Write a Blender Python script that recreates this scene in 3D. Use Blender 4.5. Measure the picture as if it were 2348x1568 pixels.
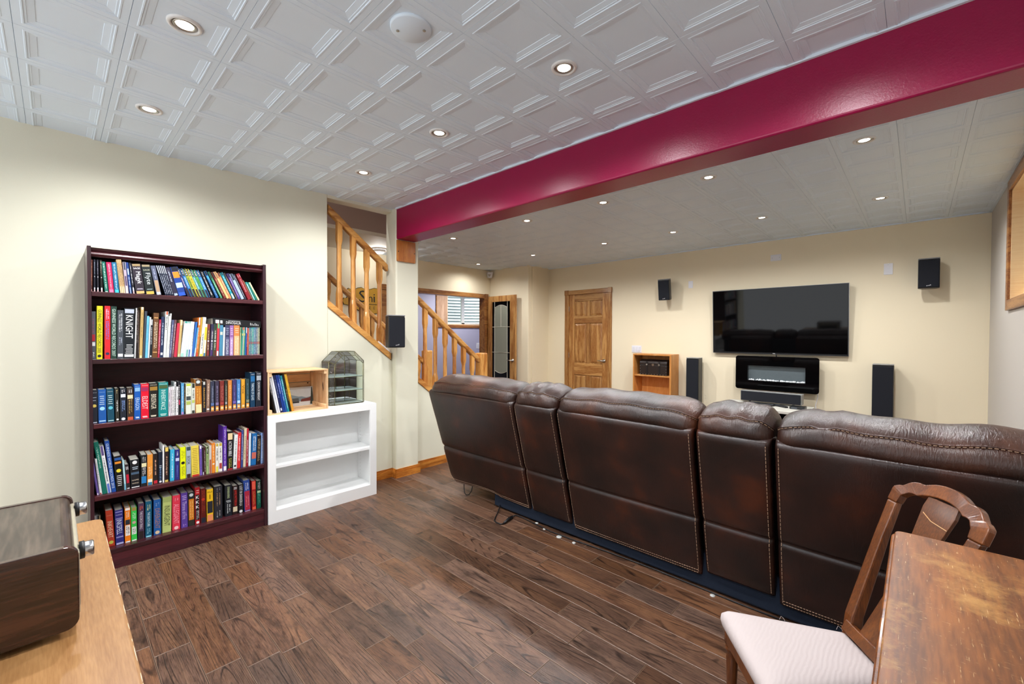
import bpy, bmesh, math, random
from mathutils import Vector, Matrix
random.seed(7)
for o in list(bpy.data.objects):
    bpy.data.objects.remove(o, do_unlink=True)
SC = bpy.context.scene
COL = SC.collection

# ------------------------------------------------------------------ camera
CAM_H = 1.378
FPX = 987.89
_yaw, _pit, _rol = math.radians(43.3144), math.radians(-0.95246), math.radians(0.17204)
_f = Vector((-math.sin(_yaw) * math.cos(_pit), math.cos(_yaw) * math.cos(_pit), math.sin(_pit)))
_r0 = Vector((math.cos(_yaw), math.sin(_yaw), 0))
_u0 = _r0.cross(_f)
_r = _r0 * math.cos(_rol) + _u0 * math.sin(_rol)
_u = -_r0 * math.sin(_rol) + _u0 * math.cos(_rol)
cam_data = bpy.data.cameras.new('camera')
cam_data.sensor_width = 36.0
cam_data.lens = FPX / 2348 * 36.0
cam_data.clip_start = 0.02
cam = bpy.data.objects.new('camera', cam_data)
COL.objects.link(cam)
cam.matrix_world = Matrix(((_r.x, _u.x, -_f.x, 0), (_r.y, _u.y, -_f.y, 0), (_r.z, _u.z, -_f.z, CAM_H), (0, 0, 0, 1)))
SC.camera = cam

# ------------------------------------------------------------------ world, exposure
WORLD_STRENGTH = 1.5
LAMP_W = 42.0
EXPOSURE = 0.46
w = bpy.data.worlds.new('world'); SC.world = w
w.use_nodes = True
bg = w.node_tree.nodes['Background']
bg.inputs[0].default_value = (0.93, 0.965, 1.0, 1)
bg.inputs[1].default_value = WORLD_STRENGTH
sd = bpy.data.lights.new('sun', 'SUN'); sd.energy = 6.0; sd.angle = math.radians(1.0); sd.color = (1, .97, .92)
sun = bpy.data.objects.new('sun', sd); COL.objects.link(sun); sun.location = (3, 3, 8)
sun.rotation_euler = Vector((-.32, .34, -.88)).to_track_quat('-Z', 'Y').to_euler()      # high sun on the side of the right-hand window
SC.view_settings.view_transform = 'Standard'
SC.view_settings.look = 'None'
SC.view_settings.gamma = 1.0
SC.view_settings.use_curve_mapping = False
SC.view_settings.exposure = EXPOSURE
SC.cycles.max_bounces = 6
SC.cycles.diffuse_bounces = 4
SC.cycles.glossy_bounces = 3
SC.cycles.transparent_max_bounces = 8
SC.cycles.use_adaptive_sampling = True
SC.cycles.adaptive_threshold = .1
SC.cycles.adaptive_min_samples = 16
SC.cycles.caustics_reflective = False
SC.cycles.caustics_refractive = False
SC.cycles.sample_clamp_indirect = 6.0

# ------------------------------------------------------------------ mesh helpers
ORG = {}

class MB:
    """collects geometry in world coordinates"""
    def __init__(s):
        s.v = []; s.f = []; s.m = []
    def add(s, vs, fs, mi=0):
        n = len(s.v); s.v += [tuple(p) for p in vs]
        s.f += [tuple(i + n for i in f) for f in fs]; s.m += [mi] * len(fs)
        return s
    def box(s, x0, x1, y0, y1, z0, z1, mi=0):
        vs = [(x, y, z) for z in (z0, z1) for y in (y0, y1) for x in (x0, x1)]
        return s.add(vs, [(0, 2, 3, 1), (4, 5, 7, 6), (0, 1, 5, 4), (2, 6, 7, 3), (0, 4, 6, 2), (1, 3, 7, 5)], mi)
    def hexa(s, p, mi=0):
        """p: 4 bottom points (ccw seen from above) + 4 top points"""
        return s.add(p, [(3, 2, 1, 0), (4, 5, 6, 7), (0, 1, 5, 4), (1, 2, 6, 5), (2, 3, 7, 6), (3, 0, 4, 7)], mi)
    def prism(s, pts, fn0, fn1, mi=0):
        """polygon pts (a,b) mapped by fn0 and fn1 to the two end faces"""
        n = len(pts)
        vs = [fn0(a, b) for a, b in pts] + [fn1(a, b) for a, b in pts]
        fs = [tuple(range(n - 1, -1, -1)), tuple(range(n, 2 * n))]
        fs += [(i, (i + 1) % n, n + (i + 1) % n, n + i) for i in range(n)]
        return s.add(vs, fs, mi)
    def tube(s, path, r, n=8, closed=False, mi=0, caps=True):
        P = [Vector(p) for p in path]; k = len(P)
        rs = r if isinstance(r, (list, tuple)) else [r] * k
        vs = []; up = None
        for i in range(k):
            a = P[i - 1] if (i > 0 or closed) else P[i]
            b = P[(i + 1) % k] if (i < k - 1 or closed) else P[i]
            t = (b - a).normalized()
            if up is None:
                up = Vector((0, 0, 1)) if abs(t.z) < 0.9 else Vector((1, 0, 0))
            x = t.cross(up)
            if x.length < 1e-6: x = t.cross(Vector((0, 1, 0)))
            x.normalize(); y = x.cross(t).normalized(); up = y
            for j in range(n):
                an = 2 * math.pi * j / n
                vs.append(P[i] + (x * math.cos(an) + y * math.sin(an)) * rs[i])
        fs = []
        for i in range(k if closed else k - 1):
            i2 = (i + 1) % k
            for j in range(n):
                j2 = (j + 1) % n
                fs.append((i * n + j, i * n + j2, i2 * n + j2, i2 * n + j))
        if caps and not closed:
            fs.append(tuple(range(n - 1, -1, -1))); fs.append(tuple((k - 1) * n + j for j in range(n)))
        return s.add(vs, fs, mi)
    def lathe(s, prof, c=(0, 0, 0), n=24, axis='z', mi=0, cap=True):
        vs = []; k = len(prof)
        for r, h in prof:
            for j in range(n):
                an = 2 * math.pi * j / n
                a, b = r * math.cos(an), r * math.sin(an)
                p = {'z': (a, b, h), 'x': (h, a, b), 'y': (b, h, a)}[axis]
                vs.append((p[0] + c[0], p[1] + c[1], p[2] + c[2]))
        fs = [(i * n + j, i * n + (j + 1) % n, (i + 1) * n + (j + 1) % n, (i + 1) * n + j) for i in range(k - 1) for j in range(n)]
        if cap:
            fs.append(tuple(range(n - 1, -1, -1))); fs.append(tuple((k - 1) * n + j for j in range(n)))
        return s.add(vs, fs, mi)
    def grid(s, fn, nu, nv, mi=0, flip=False):
        vs = [fn(i / nu, j / nv) for j in range(nv + 1) for i in range(nu + 1)]
        W = nu + 1
        fs = [(j * W + i, j * W + i + 1, (j + 1) * W + i + 1, (j + 1) * W + i) for j in range(nv) for i in range(nu)]
        if flip: fs = [f[::-1] for f in fs]
        return s.add(vs, fs, mi)
    def build(s, name, mats, parent=None, smooth=False, bevel=0, seg=2, local=False, origin=None, fix=True):
        me = bpy.data.meshes.new(name)
        if not isinstance(mats, (list, tuple)): mats = [mats]
        if parent is not None and not local: org = ORG[parent.name]
        elif local: org = Vector((0, 0, 0))
        elif origin is not None: org = Vector(origin)
        else:
            xs = [p[0] for p in s.v]; ys = [p[1] for p in s.v]; zs = [p[2] for p in s.v]
            org = Vector(((min(xs) + max(xs)) / 2, (min(ys) + max(ys)) / 2, min(zs)))
        me.from_pydata([(p[0] - org.x, p[1] - org.y, p[2] - org.z) for p in s.v], [], s.f)
        for m in mats: me.materials.append(m)
        if len(mats) > 1: me.polygons.foreach_set('material_index', s.m)
        if fix:
            bm = bmesh.new(); bm.from_mesh(me)
            bmesh.ops.recalc_face_normals(bm, faces=bm.faces); bm.to_mesh(me); bm.free()
        if smooth: me.polygons.foreach_set('use_smooth', [True] * len(me.polygons))
        me.update()
        o = bpy.data.objects.new(name, me); COL.objects.link(o)
        if parent is not None:
            o.parent = parent
            ORG[o.name] = org
        else:
            o.location = org; ORG[o.name] = org
        if bevel:
            b = o.modifiers.new('bevel', 'BEVEL'); b.width = bevel; b.segments = seg; b.limit_method = 'ANGLE'; b.angle_limit = math.radians(35)
        return o

def root(name, loc, rotz=0):
    o = bpy.data.objects.new(name, None); COL.objects.link(o)
    o.empty_display_size = 0.1
    o.location = loc; o.rotation_euler = (0, 0, rotz); ORG[o.name] = Vector(loc)
    return o
def tag(o, label=None, cat=None, group=None, kind=None):
    if label: o['label'] = label
    if cat: o['category'] = cat
    if group: o['group'] = group
    if kind: o['kind'] = kind
    return o
def struct(o, label=None):
    o['kind'] = 'structure'
    if label: o['label'] = label
    return o
def copy_tree(o, parent=None):
    c = o.copy(); COL.objects.link(c); c.parent = parent
    ORG[c.name] = ORG.get(o.name, Vector((0, 0, 0)))
    for ch in o.children: copy_tree(ch, c)
    return c
def BOX(name, mat, x0, x1, y0, y1, z0, z1, parent=None, bevel=0, seg=2, local=False, smooth=False):
    return MB().box(x0, x1, y0, y1, z0, z1).build(name, mat, parent, smooth, bevel, seg, local)
def YZ(x0, x1):
    return (lambda a, b: (x0, a, b)), (lambda a, b: (x1, a, b))
def XZ(y0, y1):
    return (lambda a, b: (a, y0, b)), (lambda a, b: (a, y1, b))
def XY(z0, z1):
    return (lambda a, b: (a, b, z0)), (lambda a, b: (a, b, z1))
def rrect(x0, x1, y0, y1, r, n=5):
    out = []
    for cx, cy, a0 in ((x1 - r, y1 - r, 0), (x0 + r, y1 - r, 90), (x0 + r, y0 + r, 180), (x1 - r, y0 + r, 270)):
        for i in range(n + 1):
            a = math.radians(a0 + 90 * i / n); out.append((cx + r * math.cos(a), cy + r * math.sin(a)))
    return out
_txt = {}
def text_geo(t):
    """vertices and faces of a line of lettering, normalised to its own box"""
    if t not in _txt:
        cu = bpy.data.curves.new('t', 'FONT'); cu.body = t; cu.resolution_u = 2
        ob = bpy.data.objects.new('t', cu)
        me = bpy.data.meshes.new_from_object(ob)
        vs = [v.co.copy() for v in me.vertices]; fs = [tuple(p.vertices) for p in me.polygons]
        bpy.data.objects.remove(ob); bpy.data.curves.remove(cu); bpy.data.meshes.remove(me)
        x0 = min(v.x for v in vs); x1 = max(v.x for v in vs); y0 = min(v.y for v in vs); y1 = max(v.y for v in vs)
        _txt[t] = ([((v.x - x0) / (x1 - x0), (v.y - y0) / (y1 - y0)) for v in vs], fs, (x1 - x0) / (y1 - y0))
    return _txt[t]

# ------------------------------------------------------------------ materials
def lin(h):
    h = h.lstrip('#')
    c = [int(h[i:i + 2], 16) / 255 for i in (0, 2, 4)]
    return tuple((x / 12.92 if x <= .04045 else ((x + .055) / 1.055) ** 2.4) for x in c) + (1,)
def _new(name):
    m = bpy.data.materials.new(name); m.use_nodes = True
    nt = m.node_tree; b = nt.nodes['Principled BSDF']
    return m, nt, b
def N(nt, t, **kw):
    n = nt.nodes.new(t)
    for k, v in kw.items(): setattr(n, k, v)
    return n
def L(nt, a, b): nt.links.new(a, b)
def ramp(nt, fac, stops):
    r = N(nt, 'ShaderNodeValToRGB')
    e = r.color_ramp.elements
    while len(e) < len(stops): e.new(0.5)
    for i, (p, c) in enumerate(stops):
        e[i].position = p; e[i].color = c
    L(nt, fac, r.inputs[0]); return r
def bump(nt, b, h, strength=.2, dist=.01, prev=None):
    n = N(nt, 'ShaderNodeBump'); n.inputs['Strength'].default_value = strength; n.inputs['Distance'].default_value = dist
    L(nt, h, n.inputs['Height'])
    if prev is not None: L(nt, prev.outputs[0], n.inputs['Normal'])
    L(nt, n.outputs[0], b.inputs['Normal']); return n
_plain = {}
def plain(hexc, rough=.5, metal=0, coat=0, spec=.5):
    k = (hexc, rough, metal, coat, spec)
    if k not in _plain:
        m, nt, b = _new('plain_' + hexc)
        b.inputs['Roughness'].default_value = rough; b.inputs['Metallic'].default_value = metal
        b.inputs['Coat Weight'].default_value = coat; b.inputs['Specular IOR Level'].default_value = spec
        tc = N(nt, 'ShaderNodeTexCoord'); nz = N(nt, 'ShaderNodeTexNoise'); nz.inputs['Scale'].default_value = 40
        L(nt, tc.outputs['Object'], nz.inputs['Vector'])
        c = lin(hexc); d = tuple(x * .93 for x in c[:3]) + (1,)
        r = ramp(nt, nz.outputs['Fac'], [(0.3, d), (0.7, c)]); L(nt, r.outputs[0], b.inputs['Base Color'])
        _plain[k] = m
    return _plain[k]
def emis(name, hexc, strength):
    m, nt, b = _new(name)
    b.inputs['Base Color'].default_value = lin(hexc); b.inputs['Emission Color'].default_value = lin(hexc)
    b.inputs['Emission Strength'].default_value = strength
    return m
def paint(name, hexc, rough=.55, bs=220, bst=.12, spec=.4):
    m, nt, b = _new(name)
    b.inputs['Base Color'].default_value = lin(hexc); b.inputs['Roughness'].default_value = rough
    b.inputs['Specular IOR Level'].default_value = spec
    tc = N(nt, 'ShaderNodeTexCoord'); nz = N(nt, 'ShaderNodeTexNoise')
    nz.inputs['Scale'].default_value = bs; nz.inputs['Detail'].default_value = 3
    L(nt, tc.outputs['Object'], nz.inputs['Vector']); bump(nt, b, nz.outputs['Fac'], bst, .002)
    return m
def wood(name, c0, c1, axis='z', scale=1.0, rough=.4, coat=0.0, grain=1.0, spec=.5, ring=9.0, c2=None, bst=.12):
    """stretched noise and rings along one axis"""
    m, nt, b = _new(name)
    b.inputs['Roughness'].default_value = rough; b.inputs['Coat Weight'].default_value = coat
    b.inputs['Coat Roughness'].default_value = .12; b.inputs['Specular IOR Level'].default_value = spec
    tc = N(nt, 'ShaderNodeTexCoord'); oi = N(nt, 'ShaderNodeObjectInfo')
    off = N(nt, 'ShaderNodeVectorMath', operation='MULTIPLY_ADD')
    cmb = N(nt, 'ShaderNodeCombineXYZ')
    for i in range(3): L(nt, oi.outputs['Random'], cmb.inputs[i])
    off.inputs[1].default_value = (13.1, 7.7, 5.3)
    L(nt, cmb.outputs[0], off.inputs[0]); L(nt, tc.outputs['Object'], off.inputs[2])
    mp = N(nt, 'ShaderNodeMapping'); st = {'x': (.09, 1, 1), 'y': (1, .09, 1), 'z': (1, 1, .09)}[axis]
    mp.inputs['Scale'].default_value = tuple(x * scale for x in st)
    L(nt, off.outputs[0], mp.inputs['Vector'])
    n1 = N(nt, 'ShaderNodeTexNoise'); n1.inputs['Scale'].default_value = ring; n1.inputs['Detail'].default_value = 2; n1.inputs['Distortion'].default_value = .6
    L(nt, mp.outputs[0], n1.inputs['Vector'])
    mul = N(nt, 'ShaderNodeMath', operation='MULTIPLY'); mul.inputs[1].default_value = 14 * grain
    L(nt, n1.outputs['Fac'], mul.inputs[0])
    sn = N(nt, 'ShaderNodeMath', operation='SINE'); L(nt, mul.outputs[0], sn.inputs[0])
    n2 = N(nt, 'ShaderNodeTexNoise'); n2.inputs['Scale'].default_value = 160; n2.inputs['Detail'].default_value = 4
    L(nt, mp.outputs[0], n2.inputs['Vector'])
    ad = N(nt, 'ShaderNodeMath', operation='MULTIPLY_ADD'); ad.inputs[1].default_value = .22
    L(nt, sn.outputs[0], ad.inputs[0]); L(nt, n2.outputs['Fac'], ad.inputs[2])
    stops = [(.2, lin(c0)), (.75, lin(c1))]
    if c2: stops.append((.95, lin(c2)))
    r = ramp(nt, ad.outputs[0], stops)
    hsv = N(nt, 'ShaderNodeHueSaturation'); L(nt, r.outputs[0], hsv.inputs['Color'])
    mr = N(nt, 'ShaderNodeMapRange'); mr.inputs[3].default_value = .88; mr.inputs[4].default_value = 1.12
    L(nt, oi.outputs['Random'], mr.inputs[0]); L(nt, mr.outputs[0], hsv.inputs['Value'])
    L(nt, hsv.outputs[0], b.inputs['Base Color'])
    bump(nt, b, ad.outputs[0], bst, .002)
    return m
M = {}
M['wall'] = paint('wall_cream', 'dddac6', .6)
M['wall_tv'] = paint('wall_warm_cream', 'ecdfc2', .6)
M['wall_shaded'] = paint('wall_shaded', 'c2bcb4', .6)  # right wall: its shade is put into the grey paint colour
M['lavender'] = paint('wall_lavender', 'b4b2c8', .6)
M['hallwall'] = paint('wall_hall', 'd8cdb8', .6)
M['ceil'] = paint('ceiling_white', 'deecf8', .5, 400, .03)
M['ceil_plain'] = paint('ceiling_drywall', 'd8d0c0', .7)
M['crimson'] = paint('beam_crimson', '90003e', .34, 130, .3, .5)
M['oak'] = wood('oak_light', '9a5a1e', 'd39a52', 'z', 1.2, .35, .2, 1.2)
M['oak_y'] = wood('oak_light_y', '9a5a1e', 'd39a52', 'y', 1.2, .35, .2, 1.2)
M['oak_door'] = wood('oak_door', '8a5524', 'b98a50', 'z', 1.0, .4, .15, 1.6)
M['oak_door_x'] = wood('oak_door_x', '8a5524', 'b98a50', 'x', 1.0, .4, .15, 1.6)
M['oak_trim_y'] = wood('oak_trim_y', '7a4620', 'b07a42', 'y', 1.0, .4, .15, 1.4)
M['oak_base'] = wood('oak_base', '9c5316', 'd28a3a', 'y', 1.4, .32, .3, 1.6)
M['oak_base_x'] = wood('oak_base_x', '9c5316', 'd28a3a', 'x', 1.4, .32, .3, 1.6)
M['plywood'] = wood('plywood', 'b8682a', 'd88e42', 'z', 1.6, .4, .1, .8)
M['maple'] = wood('window_maple', 'e6b986', 'f2d2a6', 'x', .5, .5, 0, .3)
M['mahogany'] = wood('bookcase_mahogany', '2a1016', '4c1d24', 'y', 1.2, .33, .15, 1.0)
M['mahogany_z'] = wood('bookcase_mahogany_z', '22121a', '3a1c24', 'z', 1.2, .33, .15, 1.0)
M['maroon_in'] = wood('bookcase_back', '32060f', '4a0c18', 'y', 1.0, .5, 0, .5)
M['white'] = paint('white_lacquer', 'f0f1f0', .35, 90, .05)
M['pine'] = wood('crate_pine', 'd0a070', 'ecca9c', 'y', 1.5, .6, 0, 1.2)
M['pine_z'] = wood('crate_pine_z', 'cc9c6c', 'e8c498', 'z', 1.5, .6, 0, 1.2)
M['birch'] = wood('shelf_birch', 'c5813c', 'dda566', 'z', .8, .45, 0, .6)
M['desk'] = wood('desk_top', '8f6236', 'ad8050', 'x', 1.5, .4, .1, .4)
M['walnut_glossy'] = wood('radio_walnut', '180d0c', '44271e', 'y', 1.1, .22, .5, .8, ring=16)
M['walnut_dark'] = wood('table_dark', '4a2208', '8a4e1c', 'z', 1.8, .35, .3, .9)
M['walnut_chair'] = wood('chair_walnut', '52290f', '7c451d', 'z', 1.4, .3, .35, .6)
M['black'] = plain('0c0d10', .4)
M['black_gloss'] = plain('050506', .04, 0, 0, .32)
M['grille'] = paint('speaker_grille', '10131c', .85, 900, .4)
M['grey_side'] = wood('speaker_side', '1c1c1c', '35332f', 'z', 2, .4, 0, .6)
M['chrome'] = plain('cfd2d6', .18, 1)
M['nickel'] = plain('b8b4ac', .28, 1)
M['plate'] = paint('plate_white', 'e6e6ec', .35)
M['navy'] = paint('navy_fabric', '0d1a2c', .9, 700, .5)
M['thread'] = plain('b4947a', .8)
M['cord'] = plain('0a0a0c', .5)
M['pages'] = plain('d8d2c4', .9)
M['pages_dark'] = plain('b8b4ac', .9)
M['seam_dark'] = plain('1c0f0a', .9)

def floor_mat():
    m, nt, b = _new('floor_hickory')
    tc = N(nt, 'ShaderNodeTexCoord'); oi = N(nt, 'ShaderNodeObjectInfo')
    cmb = N(nt, 'ShaderNodeCombineXYZ')
    for i in range(3): L(nt, oi.outputs['Random'], cmb.inputs[i])
    off = N(nt, 'ShaderNodeVectorMath', operation='MULTIPLY_ADD'); off.inputs[1].default_value = (17.3, 9.1, 5.7)
    L(nt, cmb.outputs[0], off.inputs[0]); L(nt, tc.outputs['Object'], off.inputs[2])
    def mapped(sc):
        mp = N(nt, 'ShaderNodeMapping'); mp.inputs['Scale'].default_value = sc; L(nt, off.outputs[0], mp.inputs['Vector']); return mp
    def noise(mp, scale, det, rough=.5, dis=0):
        n = N(nt, 'ShaderNodeTexNoise'); n.inputs['Scale'].default_value = scale; n.inputs['Detail'].default_value = det
        n.inputs['Roughness'].default_value = rough; n.inputs['Distortion'].default_value = dis
        L(nt, mp.outputs[0], n.inputs['Vector']); return n
    def mrange(src, a, b_, c=0, d=1):
        r = N(nt, 'ShaderNodeMapRange'); r.inputs[1].default_value = a; r.inputs[2].default_value = b_; r.inputs[3].default_value = c; r.inputs[4].default_value = d
        L(nt, src, r.inputs[0]); return r
    def mixc(fac, a, col, k):
        mu = N(nt, 'ShaderNodeMath', operation='MULTIPLY'); mu.inputs[1].default_value = k; L(nt, fac, mu.inputs[0])
        mx = N(nt, 'ShaderNodeMix', data_type='RGBA'); L(nt, a, mx.inputs[6]); mx.inputs[7].default_value = lin(col); L(nt, mu.outputs[0], mx.inputs[0]); return mx.outputs[2]
    # thin cathedral lines
    n1 = noise(mapped((.11, 1, 1)), 6.0, 1.0, .5, .35)
    mul = N(nt, 'ShaderNodeMath', operation='MULTIPLY'); mul.inputs[1].default_value = 150; L(nt, n1.outputs['Fac'], mul.inputs[0])
    sn = N(nt, 'ShaderNodeMath', operation='SINE'); L(nt, mul.outputs[0], sn.inputs[0])
    rg = mrange(sn.outputs[0], .55, 1.0)
    brk = mrange(noise(mapped((.25, 1, 1)), 22, 4, .6).outputs['Fac'], .38, .62)
    ring = N(nt, 'ShaderNodeMath', operation='MULTIPLY'); L(nt, rg.outputs[0], ring.inputs[0]); L(nt, brk.outputs[0], ring.inputs[1])
    fine = noise(mapped((.06, 1, 1)), 240, 5, .65)
    med = noise(mapped((.10, 1, 1)), 26, 4, .6)
    patch = noise(mapped((.45, 1, 1)), 6.5, 7, .68)
    mot = noise(mapped((.5, 1, 1)), 60, 4, .7)
    base = ramp(nt, fine.outputs['Fac'], [(.32, lin('44291c')), (.68, lin('85593c'))])
    c = mixc(mrange(med.outputs['Fac'], .45, .72).outputs[0], base.outputs[0], '96663f', .55)
    c = mixc(ring.outputs[0], c, '22120b', .85)
    c = mixc(mrange(mot.outputs['Fac'], .56, .74).outputs[0], c, '2c1a12', .55)
    c = mixc(mrange(patch.outputs['Fac'], .53, .70).outputs[0], c, '22130d', .8)
    hsv = N(nt, 'ShaderNodeHueSaturation'); L(nt, c, hsv.inputs['Color'])
    mr = mrange(oi.outputs['Random'], 0, 1, .50, 1.0); L(nt, mr.outputs[0], hsv.inputs['Value'])
    fr = N(nt, 'ShaderNodeMath', operation='FRACT'); m7 = N(nt, 'ShaderNodeMath', operation='MULTIPLY'); m7.inputs[1].default_value = 7.3
    L(nt, oi.outputs['Random'], m7.inputs[0]); L(nt, m7.outputs[0], fr.inputs[0])
    sr = mrange(fr.outputs[0], 0, 1, .72, 1.0); L(nt, sr.outputs[0], hsv.inputs['Saturation'])
    L(nt, hsv.outputs[0], b.inputs['Base Color'])
    rr = mrange(fine.outputs['Fac'], .3, .7, .26, .46); L(nt, rr.outputs[0], b.inputs['Roughness'])
    b.inputs['Specular IOR Level'].default_value = .45
    sb_ = N(nt, 'ShaderNodeMath', operation='SUBTRACT'); L(nt, fine.outputs['Fac'], sb_.inputs[0]); L(nt, ring.outputs[0], sb_.inputs[1])
    b1 = bump(nt, b, sb_.outputs[0], .3, .002)
    bump(nt, b, noise(mapped((1, 1, 1)), 24, 2).outputs['Fac'], .25, .006, b1)
    return m
M['floor'] = floor_mat()
M['plank_edge_glint'] = plain('7a604e', .35)  # bevels lighter than the planks: seam glint put into the colour

def leather(name, wr=1.0, rough=.36, cs=('1a0e0b', '2c1610', '48200f')):
    m, nt, b = _new(name)
    tc = N(nt, 'ShaderNodeTexCoord')
    n1 = N(nt, 'ShaderNodeTexNoise'); n1.inputs['Scale'].default_value = 4.5; n1.inputs['Detail'].default_value = 3; L(nt, tc.outputs['Object'], n1.inputs['Vector'])
    r = ramp(nt, n1.outputs['Fac'], [(.34, lin(cs[0])), (.56, lin(cs[1])), (.76, lin(cs[2]))])
    L(nt, r.outputs[0], b.inputs['Base Color'])
    b.inputs['Roughness'].default_value = rough; b.inputs['Specular IOR Level'].default_value = .55
    n2 = N(nt, 'ShaderNodeTexNoise'); n2.inputs['Scale'].default_value = 420; n2.inputs['Detail'].default_value = 2; L(nt, tc.outputs['Object'], n2.inputs['Vector'])
    b1 = bump(nt, b, n2.outputs['Fac'], .16, .002)
    mp = N(nt, 'ShaderNodeMapping'); mp.inputs['Scale'].default_value = (1.5, .34, .34); mp.inputs['Rotation'].default_value = (0, .2, 0); L(nt, tc.outputs['Object'], mp.inputs['Vector'])
    n3 = N(nt, 'ShaderNodeTexNoise'); n3.inputs['Scale'].default_value = 60; n3.inputs['Detail'].default_value = 4; n3.inputs['Distortion'].default_value = .7; L(nt, mp.outputs[0], n3.inputs['Vector'])
    ab = N(nt, 'ShaderNodeMath', operation='SUBTRACT'); ab.inputs[1].default_value = .5; L(nt, n3.outputs['Fac'], ab.inputs[0])
    ab2 = N(nt, 'ShaderNodeMath', operation='ABSOLUTE'); L(nt, ab.outputs[0], ab2.inputs[0])
    bump(nt, b, ab2.outputs[0], .5 * wr, .008, b1)
    return m
M['leather'] = leather('leather_back', .4, .33)
M['leather_w'] = leather('leather_cushion', .95, .36, ('20110c', '351c13', '532d1a'))

def glass(name, tint='ffffff', rough=0.0, alpha=.12):
    """thin pane: mostly transparent with a reflective skin"""
    m, nt, b = _new(name)
    out = nt.nodes['Material Output']
    tr = N(nt, 'ShaderNodeBsdfTransparent'); tr.inputs[0].default_value = lin(tint)
    gl = N(nt, 'ShaderNodeBsdfGlossy'); gl.inputs['Roughness'].default_value = rough
    fr = N(nt, 'ShaderNodeLayerWeight'); fr.inputs[0].default_value = .5
    pw = N(nt, 'ShaderNodeMath', operation='POWER'); pw.inputs[1].default_value = 4; L(nt, fr.outputs['Facing'], pw.inputs[0])
    mn = N(nt, 'ShaderNodeMath', operation='MULTIPLY_ADD'); mn.inputs[1].default_value = .6; mn.inputs[2].default_value = alpha + .035; L(nt, pw.outputs[0], mn.inputs[0])
    mx = N(nt, 'ShaderNodeMixShader'); L(nt, mn.outputs[0], mx.inputs[0]); L(nt, tr.outputs[0], mx.inputs[1]); L(nt, gl.outputs[0], mx.inputs[2])
    L(nt, mx.outputs[0], out.inputs['Surface'])
    if rough > 0:
        tc = N(nt, 'ShaderNodeTexCoord'); vz = N(nt, 'ShaderNodeTexVoronoi'); vz.inputs['Scale'].default_value = 130; L(nt, tc.outputs['Object'], vz.inputs['Vector'])
        bp = N(nt, 'ShaderNodeBump'); bp.inputs['Strength'].default_value = 1; bp.inputs['Distance'].default_value = .01; L(nt, vz.outputs['Distance'], bp.inputs['Height']); L(nt, bp.outputs[0], gl.inputs['Normal'])
    return m
M['glass'] = glass('clear_glass', 'f4faf6', 0, .02)
M['glass_dark'] = glass('smoked_glass', '40444a', 0, .03)
M['glass_tex'] = glass('textured_glass', 'e2e4e0', .10, .16)
def frosted():
    m, nt, b = _new('frosted_glass')
    b.inputs['Base Color'].default_value = lin('a4a694'); b.inputs['Roughness'].default_value = .5
    b.inputs['Transmission Weight'].default_value = .25
    tc = N(nt, 'ShaderNodeTexCoord'); nz = N(nt, 'ShaderNodeTexNoise'); nz.inputs['Scale'].default_value = 300; L(nt, tc.outputs['Object'], nz.inputs['Vector']); bump(nt, b, nz.outputs['Fac'], .2, .002)
    return m
M['frosted'] = frosted()
M['mirror'] = plain('c8ccd4', .03, 1)
M['brass'] = plain('6f6a4a', .35, 1)
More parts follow.
